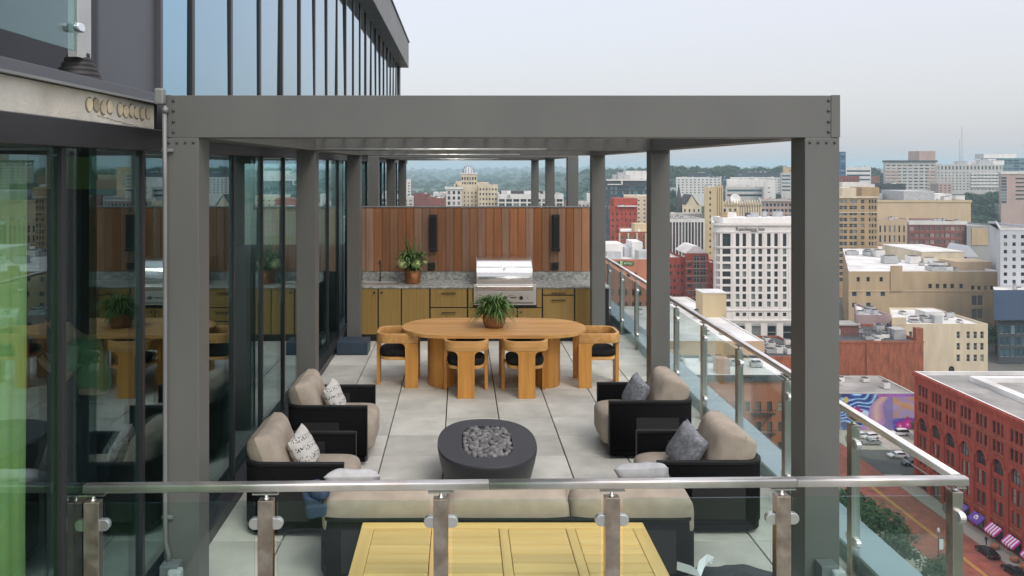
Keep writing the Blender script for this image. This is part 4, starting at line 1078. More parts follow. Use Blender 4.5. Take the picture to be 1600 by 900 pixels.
# ---------------- mural building and brick wall behind it
mu = Bld('mural_building', 'low building with a blue and magenta painted mural across its wall beyond the parking lot', [(82+18.7,232),(82+18.7,214),(120.6,214),(120.6,232)], Z(614.5,214), 'grey', 'roof_grey', par=.3).end('w_concrete')
mb = MB(); nxm, nzm = 150, 70; x0m, x1m, z0m, z1m = 100.8, 120.5, -66.8, Z(615.5,214)
cols = []
def mural(u, v):
    q = Vector((u*3.1, v*2.2, 1.7)); w = noise.noise(q*1.2); w2 = noise.noise(q*2.7+Vector((5,1,0)))
    s_ = math.sin((v*15-u*8+w*5+w2*.8)*2.2)
    c = Vector((.03,.12,.45)).lerp(Vector((.08,.42,.68)), max(0,s_)) if s_ > -.3 else Vector((.03,.04,.20))
    if s_ > .85: c = Vector((.45,.65,.8))
    if u > .40: c = c.lerp(Vector((.20,.16,.36)), min(1,(u-.4)*5))
    # pale flowing plume
    d = abs(u-(.60-.22*(1-v)+.04*math.sin(v*7)))
    if d < .10*(1.3-v)+.02: c = Vector((.62,.44,.36)).lerp(Vector((.36,.20,.42)), min(1,d*10+w2*.5+.2))
    if u > .70 and v > .32: c = Vector((.50,.27,.13)).lerp(Vector((.30,.24,.42)), max(0,min(1,.5+w2*1.3+.5*math.sin((u*14+v*9+w*4)))))
    if v < .34-.3*abs(u-.92) and u > .70: c = Vector((.05,.12,.5)).lerp(Vector((.10,.03,.30)), .5+.5*s_)
    for fx_, fv, fr_ in ((.21,.47,.11),(.90,.14,.12),(.80,.10,.08)):
        dx, dy = (u-fx_)*2.2, v-fv; rr = math.hypot(dx,dy); a = math.atan2(dy,dx)
        if rr < fr_*(1.15+.75*abs(math.sin(a*5))): c = Vector((.58,.02,.22)).lerp(Vector((.20,.01,.20)), min(1,rr/fr_*.55)) if rr > .03 else Vector((.7,.35,.4))
    dx, dy = (u-.075)*2.2, v-.83
    if math.hypot(dx,dy*.8) < .07: c = Vector((.55,.45,.10))
    if v > .92 and u > .5: c = Vector((.50,.10,.32)).lerp(Vector((.25,.12,.45)), u)
    return c*(1+.25*w2)
vs = [(x0m+(x1m-x0m)*i/nxm, 213.95, z0m+(z1m-z0m)*j/nzm) for j in range(nzm+1) for i in range(nxm+1)]
mb.add(vs, [(j*(nxm+1)+i, j*(nxm+1)+i+1, (j+1)*(nxm+1)+i+1, (j+1)*(nxm+1)+i) for j in range(nzm) for i in range(nxm)])
mo = mb.build('mural', 'mural_paint', mu.o, world=True)
ca = mo.data.color_attributes.new('Col', 'FLOAT_COLOR', 'POINT')
for k in range(len(vs)):
    i, j = k % (nxm+1), k//(nxm+1); c = mural(i/nxm, j/nzm); ca.data[k].color = (max(0,c[0]),max(0,c[1]),max(0,c[2]),1)
bw = std('brick_building','tall orange brick wall with a chimney pier rising behind the mural building', 238, 1295, 1443, 533, 26, 'brick', 'roof_dark', finish=False)
bw.seg(1, [(bw.x1-bw.x0-0.1-21.5-2.2+.0, bw.x1-bw.x0-21.5-.0)], [(-64+2.5,-61+2.5)], 'g_pale','sash'); bw.end()
bw.unit(X(1432,238), bw.x1-.02, 238.1, 240, Z(513,238)-bw.zr, 'w_brick','chimney')
MB().box(X(1356,238)-.5,X(1356,238)+.5,237.75,237.998,GZ,Z(531,238)).build('pilaster','w_brick',bw.o,world=True)
bw.band(Z(536,238),Z(533,238)-.02,.12,'brick',[1])
bw.unit(X(1395,245),X(1413,245),244,248,3.0,'hvac'); bw.unit(X(1312,250),X(1342,250),250,256,3.0,'w_maroon','roof_house'); bw.unit(X(1311,250),X(1343,250),249.5,256.5,3.4,'roof_grey','roof_house_cap',3.002); bw.clutter(8, bw.x0+2,bw.x1-6,241,260,(1.5,3),(1,2.4),5)
rl = MB()
for k in range(16):
    x = X(1318,246)+k*1.1; rl.box(x-.05,x+.05,245.9,246,bw.zr,bw.zr+2.6)
rl.box(X(1318,246),X(1318,246)+17,245.9,246,bw.zr+2.4,bw.zr+2.55); rl.box(X(1318,246),X(1318,246)+17,245.9,246,bw.zr+1.3,bw.zr+1.4); rl.build('roof_fence','roof_dark',bw.o,world=True)
rg = std('brick_garage','low tan roofed brick building with a skylight behind the mural', 233, 1296, 1402, 600, 4.6, 'tan', 'w_tan', par=.3)
rg.unit(X(1340,235),X(1364,235),234,236,1.2,'roof_dark','skylight')
# ---------------- cream building with white roof
cb = std('cream_building','cream brick building with a flat white roof and three rows of narrow windows', 262, 1394, 1543.5, 506, 30, 'cream','roof_white', finish=False, par=.7)
w_ = cb.x1-cb.x0; c_ = [X(p,262)-cb.x0 for p in (1497.5,1513,1524,1534.5)]
cb.multi(1, [([(c-.55,c+.55) for c in c_], [(Z(b,262),Z(a,262)) for a,b in ((518,529),(536,547),(554,565))],'g_dark','sash_white','sash','window',False),
             ([(X(1423,262)-cb.x0-.5,X(1423,262)-cb.x0+.5)], [(Z(529,262),Z(518,262))],'g_dark','sash_white','sash','window',False),
             ([(X(1487,262)-cb.x0-1,X(1487,262)-cb.x0+.9)], [(Z(582,262),Z(572,262))],'g_dark','sash_dark','plain','arched_window',True)], .3)
cb.end(); cb.unit(X(1440,272),X(1469,272),270,276,3.2,'roof_white','stair_house'); cb.clutter(6, cb.x0+10, cb.x1-5, 266, 285, (1.2,3.5),(.6,2.),8); cb.unit(X(1455,268),X(1467,268),266,269,2.6,'hvac')
MB().box(X(1394,262),X(1416,262),261.9,262.4,Z(508,262),Z(496,262)).build('parapet_step','w_cream',cb.o,world=True)
lb = std('row_building','lilac painted gabled building beside the cream building', 268, 1338, 1393, 492, 22, 'lilac','roof_white', (6,.4,1,.5,503,514)); lb.clutter(4, lb.x0+1,lb.x1-2,270,286,seed=4)
MB().box(X(1380,267),X(1393,267),267.6,267.99,Z(517,267),Z(509,267)).build('blue_panel','blue_panel' if 'blue_panel' in M else 'w_blue',lb.o,world=True)
# ---------------- tan hall with white roof
th = std('concert_hall','long tan windowless hall with square openings along the top and a white roof', 318, 1326, 1566, 424, 88, 'tan','roof_white', finish=False, par=1.0)
sq = lambda ps,h: [(X(p,318)-th.x0-h, X(p,318)-th.x0+h) for p in ps]
th.multi(1, [(sq((1341,1356.5,1377),.65),[(Z(440,318),Z(433,318))],'g_dark','sash_dark','plain','window',False),
             (sq((1453.5,1465,1476.5,1488,1502),.7),[(Z(450.5,318),Z(443.5,318))],'g_dark','sash_dark','plain','window',False),
             (sq((1520,1530,1540,1550,1560),.6),[(Z(453,318),Z(446.5,318))],'g_dark','sash_dark','plain','window',False),
             (sq((1335,1357,1379.5),.9),[(Z(463,318),Z(455,318))],'g_blue','sash','plain','window',False),
             (sq((1335,1357),.9),[(Z(481,318),Z(473,318))],'g_blue','sash','plain','window',False),
             (sq((1527.5,),2.4),[(Z(478,318),Z(461,318)),(Z(499,318),Z(482,318))],'g_pale','w_tan','mull','louver_window',False)], .35)
th.end('roof_white'); th.band(Z(455.5,318),Z(453.8,318),.18,'sand',[1],'belt_course')
MB().box(X(1391,318),X(1409,318),317.5,317.99,Z(455,318),Z(415,318)).build('pier','w_tan',th.o,world=True)
th.clutter(16, X(1400,345), X(1540,345), 325, 395, (2,6),(1,3.4),21)
th.unit(X(1434,355),X(1500,355),352,385,5,'w_cream','upper_roof'); th.unit(X(1433.5,355),X(1500.5,355),351.8,385.2,5.3,'roof_white','upper_roof_cap',5.002); 
g = MB(); g.prism([(X(1503,360),th.zr+2),(X(1529,360),th.zr+2),(X(1514,360),th.zr+7)], 14, lambda u,v,t: (u,360+t,v)); g.build('gable_roof','w_lightgrey',th.o,world=True)
th.unit(X(1490,330),X(1545,330),328,340,3.6,'w_sand','penthouse')
# ---------------- pale hotel at right and navy block
ph = std('pale_hotel','pale grey hotel block with dark square windows at the right edge', 292, 1563, 1660, 358, 40, 'lightgrey','roof_grey', (7,.40,7,.48,364,446), g='g_dark', sash='sash_dark')
ph.band(Z(358,292)-.4,Z(358,292)+.3,.15,'white',[0,1])
nv = std('navy_block','windowless navy blue block over a glazed base at the right edge', 284, 1553, 1668, 453, 7.5, 'navy','roof_white', finish=False, zb=Z(500,284), par=.5); nv.end('roof_white')
gb = std('glass_podium','grey glazed podium under the navy block', 286, 1560, 1668, 502, 30, 'dark','roof_white', (12,.8,3,.75,506,560), g='g_blue', sash='sash')
# ---------------- ochre office tower with two fronts
ot = std('ochre_tower','ochre brick office tower with dark paired windows just right of the near pergola post', 430, 1286, 1371, 308, 34, 'ochre','roof_white', finish=False, par=1.2)
zr = [Z(y,430) for y in [312+9.4*k for k in range(14)]]
rows = [(z-2.0,z) for z in zr]
L = ot.x1-ot.x0; px2 = lambda p: X(p,430)-ot.x0
c1 = []
for p in (1292,1303,1314.5,1321,1330,1336.5,1348): c1.append((px2(p)-.95, px2(p)+.95))
c2 = [(px2(p)-.5,px2(p)+.5) for p in (1359,1363.5,1368)]
ot.multi(1, [(c1,rows,'g_dark','sash','sash','window',False),(c2,rows,'g_dark','sash','plain','window',False)], .35); ot.end()
ot.band(Z(309.5,430),Z(306.5,430),.6,'cream',[0,1]); ot.band(Z(332.6,430),Z(331.2,430),.3,'cream',[1],'belt_course')
ot.unit(X(1316,436),X(1338,436),436,448,6,'w_cream','penthouse'); ot.unit(X(1344,440),X(1371,440),438,452,6.2,'w_ochre','penthouse'); ot.unit(X(1330,445),X(1368,445),455,463,8.5,'roof_white','penthouse')
# ---------------- big sand arena behind, low blocks
ar = std('arena','huge sand coloured windowless arena block behind the ochre tower', 540, 1362, 1517, 313, 70, 'sand','roof_grey', par=1.5)
ar.band(Z(316,540),Z(312.6,540),.5,'yellow',[0,1]); ar.unit(X(1412,560),X(1460,560),560,590,7,'hvac'); ar.unit(X(1462,560),X(1490,560),562,580,5,'roof_white'); ar.clutter(6, X(1400,560),X(1510,560),550,600,(4,9),(2,5),31)
al = std('arena_wing','lower sand coloured wing with tall narrow openings in front of the arena', 520, 1371, 1432, 343, 19, 'sand','roof_grey', (8,.35,3,.7,350,396))
rw = std('red_window_block','long low office block with red frames and four rows of grey windows', 465, 1420.5, 1510, 346.5, 30, 'maroon','roof_grey', (11,.82,4,.66,352,394), g='g_pale', sash='w_red', style='mull')
rw.band(Z(351,465),Z(345.5,465),.3,'white',[0,1])
gk = std('grey_block','grey block with a tan panel beside the red framed offices', 463, 1510.5, 1566, 353, 30, 'grey','roof_grey')
MB().box(X(1518,463),X(1543,463),462.6,462.98,Z(383,463),Z(357,463)).build('tan_panel','w_tan',gk.o,world=True)
sm = std('small_brick_house','small dark sided brick house with a white roof behind the tan hall', 425, 1371, 1446, 389, 24, 'brick','roof_white',(3,.2,1,.3,394,404))
# ---------------- hospital hill
h1 = std('hospital','sand and pink striped hospital tower on the hill', 1000, 1383, 1462, 252, 60, 'concrete','roof_grey', (9,.72,8,.42,256,296), g='g_dark', sash='sash')
for k in range(7): MB().box(X(1383,1000),X(1404,1000),999.3,999.98,Z(266+5.2*k+2.4,1000),Z(266+5.2*k,1000)).build('spandrel','w_pink',h1.o,world=True); MB().box(X(1448,1000),X(1462,1000),999.3,999.98,Z(266+5.2*k+2.4,1000),Z(266+5.2*k,1000)).build('spandrel','w_pink',h1.o,world=True)
h1.unit(X(1433,1010),X(1458,1010),1005,1030,Z(236,1010)-h1.zr,'w_pink','penthouse'); h1.band(Z(253,1000),Z(250.5,1000),1.5,'dark',[0,1])
h2 = std('hospital','long pale hospital wing with a row of dark windows under its roof', 1010, 1463, 1567, 257, 50, 'concrete','roof_white', finish=False)
h2.seg(1, grid(.5,h2.x1-h2.x0-.5,18,.45), [(Z(265,1010),Z(259.5,1010))]+grid(Z(298,1010),Z(268,1010),7,.38), 'g_dark','sash','plain'); h2.end()
for k in range(5): MB().box(X(1516,1010),X(1565,1010),1008.5,1009.97,Z(270+5*k+2.6,1010),Z(270+5*k,1010)).build('spandrel','w_white',h2.o,world=True)
h2.clutter(8, X(1465,1020),X(1560,1020),1012,1050,(5,14),(3,8),41)
h4 = std('clinic','pale pink clinic block with a dark glass corner at the right edge', 800, 1564, 1680, 268, 50, 'pink','roof_white', finish=False)
h4.multi(1,[([(.3,X(1573,800)-h4.x0)],grid(Z(318,800),Z(276,800),9,.8),'g_blue','sash_dark','plain','window',False),(grid(X(1584,800)-h4.x0,h4.x1-h4.x0,5,.7),grid(Z(314,800),Z(276,800),6,.4),'g_dark','sash','plain','window',False)]); h4.end()
h4.band(Z(272,800),Z(268,800),.8,'white',[0,1])
h5 = std('glass_tower','wide pale turquoise glass office on the hill at the far right', 1150, 1535, 1690, 247, 50, 'teal','roof_white',(16,.9,4,.85,249,266), g='g_blue', sash='sash'); h5.unit(X(1537,1160),X(1588,1160),1160,1180,Z(240.5,1160)-h5.zr,'w_white','penthouse')
bt_ = std('glass_tower','narrow deep blue glass tower beside the near right pergola post', 900, 1290, 1321.5, 237, 26, 'blue','roof_dark',(4,.9,9,.85,239,272), g='g_blue', sash='w_blue')
wb = std('office_block','white horizontal banded office beyond the near right post', 950, 1322, 1361, 261, 40, 'white','roof_white',(1,.96,3,.4,264,284), g='g_blue', sash='sash')
mx_ = std('maroon_block','dark maroon low building below the white banded office', 700, 1312, 1343, 275, 30, 'maroon','roof_dark',(6,.4,2,.4,278,292))
db = std('dark_block','dark flat block among the rooftops left of the hospital', 620, 1368, 1415, 287, 30, 'dark','roof_grey',(4,.9,2,.7,290,304))
wr = std('white_low_block','low white rooftop house behind the ochre tower', 560, 1328, 1367, 288, 30, 'white','roof_white',(5,.4,1,.4,291,299))
# radio mast
ms = thing('radio_mast','tall thin grey lattice mast rising behind the hospital','mast',(X(1503,1100),1100,GZ))
bx = X(1503,1100); z0_, z1_ = Z(258,1100), Z(197,1100)
b = MB()
for k in range(3):
    a = 2*PI*k/3; b.tube([(bx+2.2*math.cos(a),1100+2.2*math.sin(a),GZ),(bx+2.0*math.cos(a),1100+2.0*math.sin(a),z0_),(bx+.4*math.cos(a),1100+.4*math.sin(a),z1_)], .16, 5)
b.build('leg','w_concrete',ms,world=True)
b = MB()
for k in range(12):
    z = z0_+(z1_-z0_)*k/12; r = 2-1.6*k/12; z2 = z0_+(z1_-z0_)*(k+1)/12
    for q in range(3):
        a0, a1 = 2*PI*q/3, 2*PI*(q+1)/3; b.tube([(bx+r*math.cos(a0),1100+r*math.sin(a0),z),(bx+r*.9*math.cos(a1),1100+r*.9*math.sin(a1),z2)], .10, 4)
b.build('bracing','w_concrete',ms,world=True)
m2 = thing('radio_mast','short thin antenna mast just left of the lattice mast','mast',(X(1499,1100),1100,GZ)); MB().tube([(X(1499,1100),1100,GZ),(X(1499,1100),1100,Z(218,1100))],.35,5).build('pole','w_grey',m2,world=True)
# ---------------- hotel tower with rounded corner
HY = 321
hx = lambda p: X(p,HY)
arc = []
xa, xb = hx(1118), hx(1128.5)
rr = xb-xa
pth = [(xa*(HY+40)/HY-1.0,HY+40),(xa,HY+rr*1.0)]
for k in range(1,5): a = k/5*PI/2; pth.append((xb-rr*math.cos(a), HY+rr-rr*math.sin(a)))
pth += [(xb,HY),(hx(1300),HY),(hx(1300),HY+40)]
ht = Bld('hotel_tower','white stone hotel tower with a rounded corner and eleven rows of windows', pth, Z(349,HY), 'hotel', 'roof_white', par=1.0)
Lf = hx(1300)-xb
fr_rows = [(Z(354.2+11.77*k+8.6,HY), Z(354.2+11.77*k,HY)) for k in range(2,11)]
zz = [(Z(385,HY),Z(365,HY))]
rws = [(Z(y+8.4,HY),Z(y,HY)) for y in [388.8+11.75*k for k in range(8)]]+[(Z(494.5,HY),Z(488.5,HY))]
cw = [(hx(p0)-xb,hx(p1)-xb) for p0,p1 in ((1149.7,1155.5),(1160.3,1166.1),(1174,1180),(1185,1191),(1198.5,1204.3),(1209.8,1215.5),(1223.2,1229),(1237,1243),(1250,1256),(1263,1269),(1276,1282))]
bayw = [(hx(1128.7)-xb,hx(1141.8)-xb)]
bw_rows = zz+rws[:-1]
segf = len(pth)-3
tall = [(Z(534,HY),Z(505,HY))]; shops = [(hx(p)-xb, hx(p+14.5)-xb) for p in (1150,1174.5,1199,1223.5,1248,1272)]
ht.multi(segf, [(cw,zz,'g_hotel','sash_dark','sash','window',False),(cw,rws,'g_hotel','sash_dark','plain','window',False),(bayw,bw_rows,'g_teal','sash_dark','grid','bay_window',False),(shops,tall,'g_dark','sash','sash','shop_window',False)], .55)
for i in (1,2,3,4):
    d = (ht.p[i+1]-ht.p[i]).length; ht.multi(i, [([(d*.2,d*.8)], bw_rows, 'g_hotel','sash_dark','plain','window',False)] if i in (1,3,4) else [], .3)
ht.multi(0, [(grid(2,38-rr,7,.4), bw_rows, 'g_hotel','sash_dark','plain','window',False)], .4)
ht.end()
ht.band(Z(352.2,HY),Z(348.5,HY),.7,'hotel',range(0,segf+1)); ht.band(Z(363.2,HY),Z(362.2,HY),.25,'hotel',range(0,segf+1),'belt_course'); ht.band(Z(387.2,HY),Z(385.8,HY),.3,'hotel',range(0,segf+1),'belt_course'); ht.band(Z(485.6,HY),Z(484,HY),.3,'hotel',range(0,segf+1),'belt_course'); ht.band(Z(502,HY),Z(499.5,HY),.4,'hotel',range(0,segf+1),'belt_course')
for p in (1145,1170,1194.7,1219.4,1233,1258,1272):
    MB().box(hx(p)-.22,hx(p)+.22,HY-.18,HY-.002,Z(499,HY),Z(363.5,HY)).build('pilaster','w_hotel',ht.o,world=True)
MB().box(hx(1128)+1.2,hx(1300),HY+2.5,HY+16,ht.zr,Z(341.5,HY)).build('setback','w_hotel',ht.o,world=True); MB().box(hx(1128)+1.6,hx(1299),HY+2.9,HY+15.6,Z(341.5,HY),Z(341.5,HY)+.05).build('setback_roof','roof_white',ht.o,world=True)
rr_ = random.Random(5)
for k in range(16):
    x = rr_.uniform(hx(1138),hx(1290)); y = rr_.uniform(HY+5,HY+14); s_ = rr_.uniform(.8,2.2); h = rr_.uniform(.8,2.2)
    MB().box(x-s_,x+s_,y-.8,y+.8,Z(341.5,HY)+.05,Z(341.5,HY)+h).build('roof_unit',rr_.choice(['hvac','roof_white','roof_dark','w_ochre']),ht.o,world=True)
for txt, p, py, sz in (('Residence Inn',1172,360.3,2.05),('Marriott',1178,362.2,.85)):
    me = text_mesh(txt, sz, .08); me.materials.append(M['sign_letter']); o = link_mesh('lettering', me, ht.o); o.location = Vector((hx(p),HY-.30,Z(py,HY)))-ht.base; o.rotation_euler = (PI/2,0,0)
for p in shops:
    x = xb+(p[0]+p[1])/2
    b = MB()
    for q in range(7): b.box(x-1.8+q*.52,x-1.8+q*.52+.3,HY-.25,HY-.05,Z(509,HY),Z(504.5,HY))
    b.build('valance','w_white',ht.o,world=True)
# ---------------- beige slab tower, columned block, gothic block, etc.
ts = std('slab_tower','narrow yellow beige slab tower with one column of small windows', 440, 1101, 1118.5, 293, 10, 'yellow','roof_grey',(1,.16,11,.42,296,400), sash='sash_dark', g='g_dark')
t2 = std('slab_tower_annex','right half of the yellow beige tower with vertical brown stripes', 446, 1118.7, 1130, 290, 12, 'yellow','roof_white',(3,.3,1,.92,291,345), sash='w_ochre', g='g_pale'); ts.clutter(2,ts.x0+1,ts.x1-1,442,447,(1,2),(1,2.4),2)
co = std('columned_block','grey block of tall white fins between dark glass strips', 425, 1030, 1101, 342, 26, 'white','roof_grey',finish=False)
co.seg(1, grid(.4,co.x1-co.x0-.4,14,.68), grid(Z(400,425),Z(347,425),1,.99), 'g_dark','sash_dark','mull',1.0); co.end()
cr_ = std('roof_hall','broad flat grey roof in front of the beige towers', 455, 1020, 1099, 334, 12, 'concrete','roof_white')
go = std('gothic_block','cream stone block with pointed top edge and slim vertical piers', 455, 1119, 1190, 318, 20, 'cream','roof_grey',finish=False)
go.multi(1,[(grid(.4,(go.x1-go.x0)*.48,4,.42),[(Z(335,455),Z(326,455)),(Z(352,455),Z(341,455))],'g_dark','sash_dark','plain','window',False),(grid((go.x1-go.x0)*.5,go.x1-go.x0-.3,9,.3),[(Z(352,455),Z(322,455))],'g_pale','w_tan','plain','window',False)],.6); go.end()
b = MB()
for k in range(17):
    x = go.x0+(go.x1-go.x0)*(k+.5)/17; b.tube([(x,455.0,Z(322,455)),(x,455.0,Z(317,455)),(x,455.0,Z(312.5,455))], .55, 8, r2=.3)
b.build('finial','w_cream',go.o,world=True)
ds = thing('satellite_dish','large white satellite dish on the roof of the cream stone block','antenna',(X(1149,462),462,go.zr))
b = MB(); b.lathe([(0,-.9),(1.2,-.75),(2.3,-.3),(2.9,.2),(2.8,.3),(2.2,-.15),(0,-.6)], n=24); xform(b, Matrix.Translation((X(1149,462),462,Z(310.5,462))) @ Matrix.Rotation(R(68),4,'X')); b.build('dish','white_paint',ds,world=True)
MB().tube([(X(1149,462),463,go.zr),(X(1149,462),462.6,Z(311,462))],.3,8).build('mount','hvac',ds,world=True)
gl_ = std('glass_brick_block','brick block with a glazed top storey right of the cream stone block', 520, 1189, 1262, 313, 30, 'pink','roof_grey',(12,.7,3,.6,316,342), g='g_blue', sash='sash')
gl_.band(Z(314.5,520),Z(312,520),.8,'concrete',[0,1])
tr_ = std('theatre','white stepped concrete museum building with a blank upper box', 760, 1136, 1212, 281, 40, 'white','roof_white',(1,.5,1,.3,292,298), g='g_blue'); 
tp = std('museum_podium','grey glass fronted podium before the white blank box', 735, 1134, 1193, 292, 20, 'concrete','roof_white',(1,.94,2,.45,294,309), g='g_blue', sash='sash')
ws = std('white_slab','small white slab standing right of the museum', 720, 1195, 1208, 284, 12, 'white','roof_white',(1,.3,2,.2,290,304))
hw = std('hospital_wing','white hospital wing with a grid of dark windows below the horizon', 950, 1057, 1127, 277.5, 40, 'white','roof_white',(11,.42,6,.42,279,303), g='g_dark', sash='sash')
hg = std('glass_wing','dark blue glazed wing between the white hospital wings', 955, 1108, 1141, 277, 40, 'dark','roof_grey',(3,.92,4,.7,278,300), g='g_blue', sash='sash')
hx_ = std('hospital_wing','second white hospital wing with small windows near the right post', 950, 1141, 1226, 277.5, 40, 'white','roof_white',(15,.42,6,.42,279,303), g='g_dark', sash='sash')
hd_ = std('dark_roof_hall','long low dark roofed building on the skyline above the white wing', 1150, 1076, 1112, 270, 60, 'dark','roof_grey',(6,.8,1,.4,271,275), g='g_blue'); he_ = std('dark_roof_hall','second long dark building on the skyline left of the near post', 1160, 1152, 1225, 269, 60, 'dark','roof_grey',(9,.8,1,.4,270.5,275), g='g_blue')
hf = std('tan_slab','tan tower slab on the skyline partly behind the near right post', 900, 1224, 1250, 261, 30, 'tan','roof_grey',(1,.3,5,.4,264,290))
he2 = std('banded_block','blue banded office block below the tan slab', 880, 1221, 1236, 270, 30, 'concrete','roof_grey',(1,.95,5,.45,272,300), g='g_blue', sash='sash')
# church
cx = std('church','cream church with steep grey roofs and a gable', 600, 1066, 1096, 320, 20, 'cream','roof_dark',(4,.35,1,.5,324,334))
b = MB(); b.prism([(X(1072,600),Z(320,600)),(X(1090,600),Z(320,600)),(X(1081,600),Z(305,600))], 20, lambda u,v,t: (u,600.1+t,v)); b.build('gable','w_cream',cx.o,world=True)
b = MB(); b.add([(X(1081,600),599.6,Z(304,600)),(X(1093,600),599.6,Z(322,600)),(X(1081,600),621,Z(304,600)),(X(1093,600),621,Z(322,600)),(X(1069,600),599.6,Z(322,600)),(X(1069,600),621,Z(322,600))],[(0,1,3,2),(0,2,5,4)]); b.build('roof_slope','roof_dark',cx.o,world=True)
MB().lathe([(2.6,0),(2.6,9),(0,24)], (X(1063.5,600),605,Z(318,600)-9), 4).build('spire','roof_dark',cx.o,world=True)
# red buildings near the columned block
rt = std('brick_stair_tower','red brick tower with a glazed centre and white bands below the columned block', 372, 1071, 1107, 396, 20, 'red','roof_white',finish=False)
w_ = rt.x1-rt.x0
rt.multi(1,[([(w_*.36,w_*.62),(w_*.66,w_*.88)],grid(Z(486,372),Z(398,372),8,.86),'g_dark','sash','grid','window',False),([(w_*.09,w_*.26)],grid(Z(486,372),Z(408,372),7,.45),'g_dark','sash_dark','plain','window',False)]); rt.end()
for k in range(7): MB().box(rt.x0-.1,rt.x1+.1,371.8,371.99,Z(408.5+11.5*k,372),Z(407.3+11.5*k,372)).build('white_band','w_pink',rt.o,world=True)
b = MB(); b.prism([(rt.x0,rt.zt),(rt.x1,rt.zt),((rt.x0*.4+rt.x1*.6),rt.zt+3.2),((rt.x0*.6+rt.x1*.4),rt.zt+3.2)], 18, lambda u,v,t: (u,373+t,v)); b.build('hip_roof','roof_white',rt.o,world=True)
rs = std('red_office','dark red brick office left of the stair tower with small dark windows', 376, 1020, 1070, 402, 46, 'red','roof_white',(8,.42,6,.42,410,478), g='g_dark', sash='sash_dark')
rs2 = std('red_office','narrow red brick office between the stair tower and the white hotel', 380, 1108, 1124, 410, 30, 'red','roof_white',(3,.4,5,.4,418,478), g='g_dark', sash='sash_dark')
# between far posts
gd = std('glass_office','dark glass office block with a white framed corner window', 640, 946, 1019, 281, 40, 'dark','roof_white',(20,.78,11,.72,290,372), g='g_blue', sash='sash')
MB().box(X(949,640),X(971.5,640),638.6,639.9,Z(289,640),Z(287.5,640)).build('white_frame','w_white',gd.o,world=True); MB().box(X(947,640),X(1019,640),639.2,639.95,Z(282.5,640),Z(280,640)).build('white_frame','w_white',gd.o,world=True)
MB().box(X(970,640),X(972.5,640),638.6,639.15,Z(289,640),Z(282.6,640)).build('white_frame','w_white',gd.o,world=True)
gd.unit(X(960,650),X(984,650),648,660,Z(273,650)-gd.zr,'w_concrete','penthouse'); gd.unit(X(978,650),X(1019,650),650,662,Z(267,650)-gd.zr,'w_white','penthouse'); gd.clutter(5,X(955,650),X(1012,650),645,670,(3,7),(2,7),3)
for p, yt in ((966,244),(994,248)): MB().tube([(X(p,655),655,gd.zr),(X(p,655),655,Z(yt,655))],.16,5).build('antenna','hvac',gd.o,world=True)
ro = std('old_red_block','tall old dark red brick block with a white edged roof', 430, 953, 996, 322, 26, 'red','roof_white',(6,.3,7,.4,330,395), g='g_dark', sash='sash_dark')
ro.unit(X(957,445),X(993,445),440,452,4.5,'w_red','penthouse'); MB().box(X(965,429),X(995.5,429),428.6,429.9,Z(323,429),Z(321.3,429)).build('white_edge','w_white',ro.o,world=True)
cr2 = std('cream_block','cream block with small dark windows behind the old red block', 500, 975, 1030, 306, 24, 'cream','roof_white',(6,.3,6,.35,310,350), g='g_dark', sash='sash_dark')
rc = std('ornate_brick','ornate brick building with cream pilasters and a white roof', 385, 968, 1036, 362, 30, 'brick','roof_white',(10,.4,3,.55,367,395), g='g_pale', sash='sash_white'); rc.unit(X(990,395),X(1010,395),392,400,4,'w_yellow','penthouse')
for k in range(6): x = rc.x0+(rc.x1-rc.x0)*k/5; MB().box(x-.35,x+.35,384.7,384.98,GZ,Z(364,385)).build('pilaster','w_cream',rc.o,world=True)
ob = std('orange_brick_store','orange brick building with a dark green sign band and white roof units', 255, 925, 1032, 405, 38, 'orange','roof_white',finish=False)
ob.multi(1,[([(X(p,255)-ob.x0-.5,X(p,255)-ob.x0+.5) for p in (969,982,993)],[(Z(433,255),Z(426,255))],'g_dark','sash_dark','plain','window',False),(grid(X(930,255)-ob.x0,ob.x1-ob.x0-1,9,.35),[(Z(462,255),Z(452,255)),(Z(482,255),Z(472,255))],'g_dark','sash_dark','sash','window',False)]); ob.end('roof_white')
ob.unit(X(945,262),X(973,262),262,272,5,'roof_white'); ob.unit(X(948,261),X(970,261),260.5,261.9,2.6,'hvac'); ob.unit(X(986,268),X(1002,268),266,276,5.2,'roof_white'); ob.unit(X(996,260),X(1018,260),258,264,3.0,'hvac'); ob.unit(X(974,270),X(988,270),268,280,3.2,'w_lightgrey'); ob.clutter(6,X(945,270),X(1015,270),275,290,(2,4),(1.5,3),6)
sgn = thing('shop_sign','long dark green shop sign with a pale square mark on the orange brick wall','sign',(X(977.5,254.8),254.8,Z(411.2,255)))
b = MB().prism(pill(X(990.5,255)-X(964.5,255), Z(408,255)-Z(413.7,255)), .22, lambda u,v,t: (u,-t,v)); o = b.build('board','sign_green',sgn); o.rotation_euler = (0,R(2.0),0)
MB().box(-1.72,-1.08,-.30,-.23,-.48,.62).build('pale_mark','sign_pale',sgn); MB().box(-1.52,-1.28,-.33,-.305,-.2,.36).build('dark_mark','sign_green',sgn)
me = text_mesh('BISTRO', .82, .02); me.materials.append(M['sign_pale']); o = link_mesh('lettering', me, sgn); o.location = (.75,-.25,-.30); o.rotation_euler = (PI/2,R(2),0)
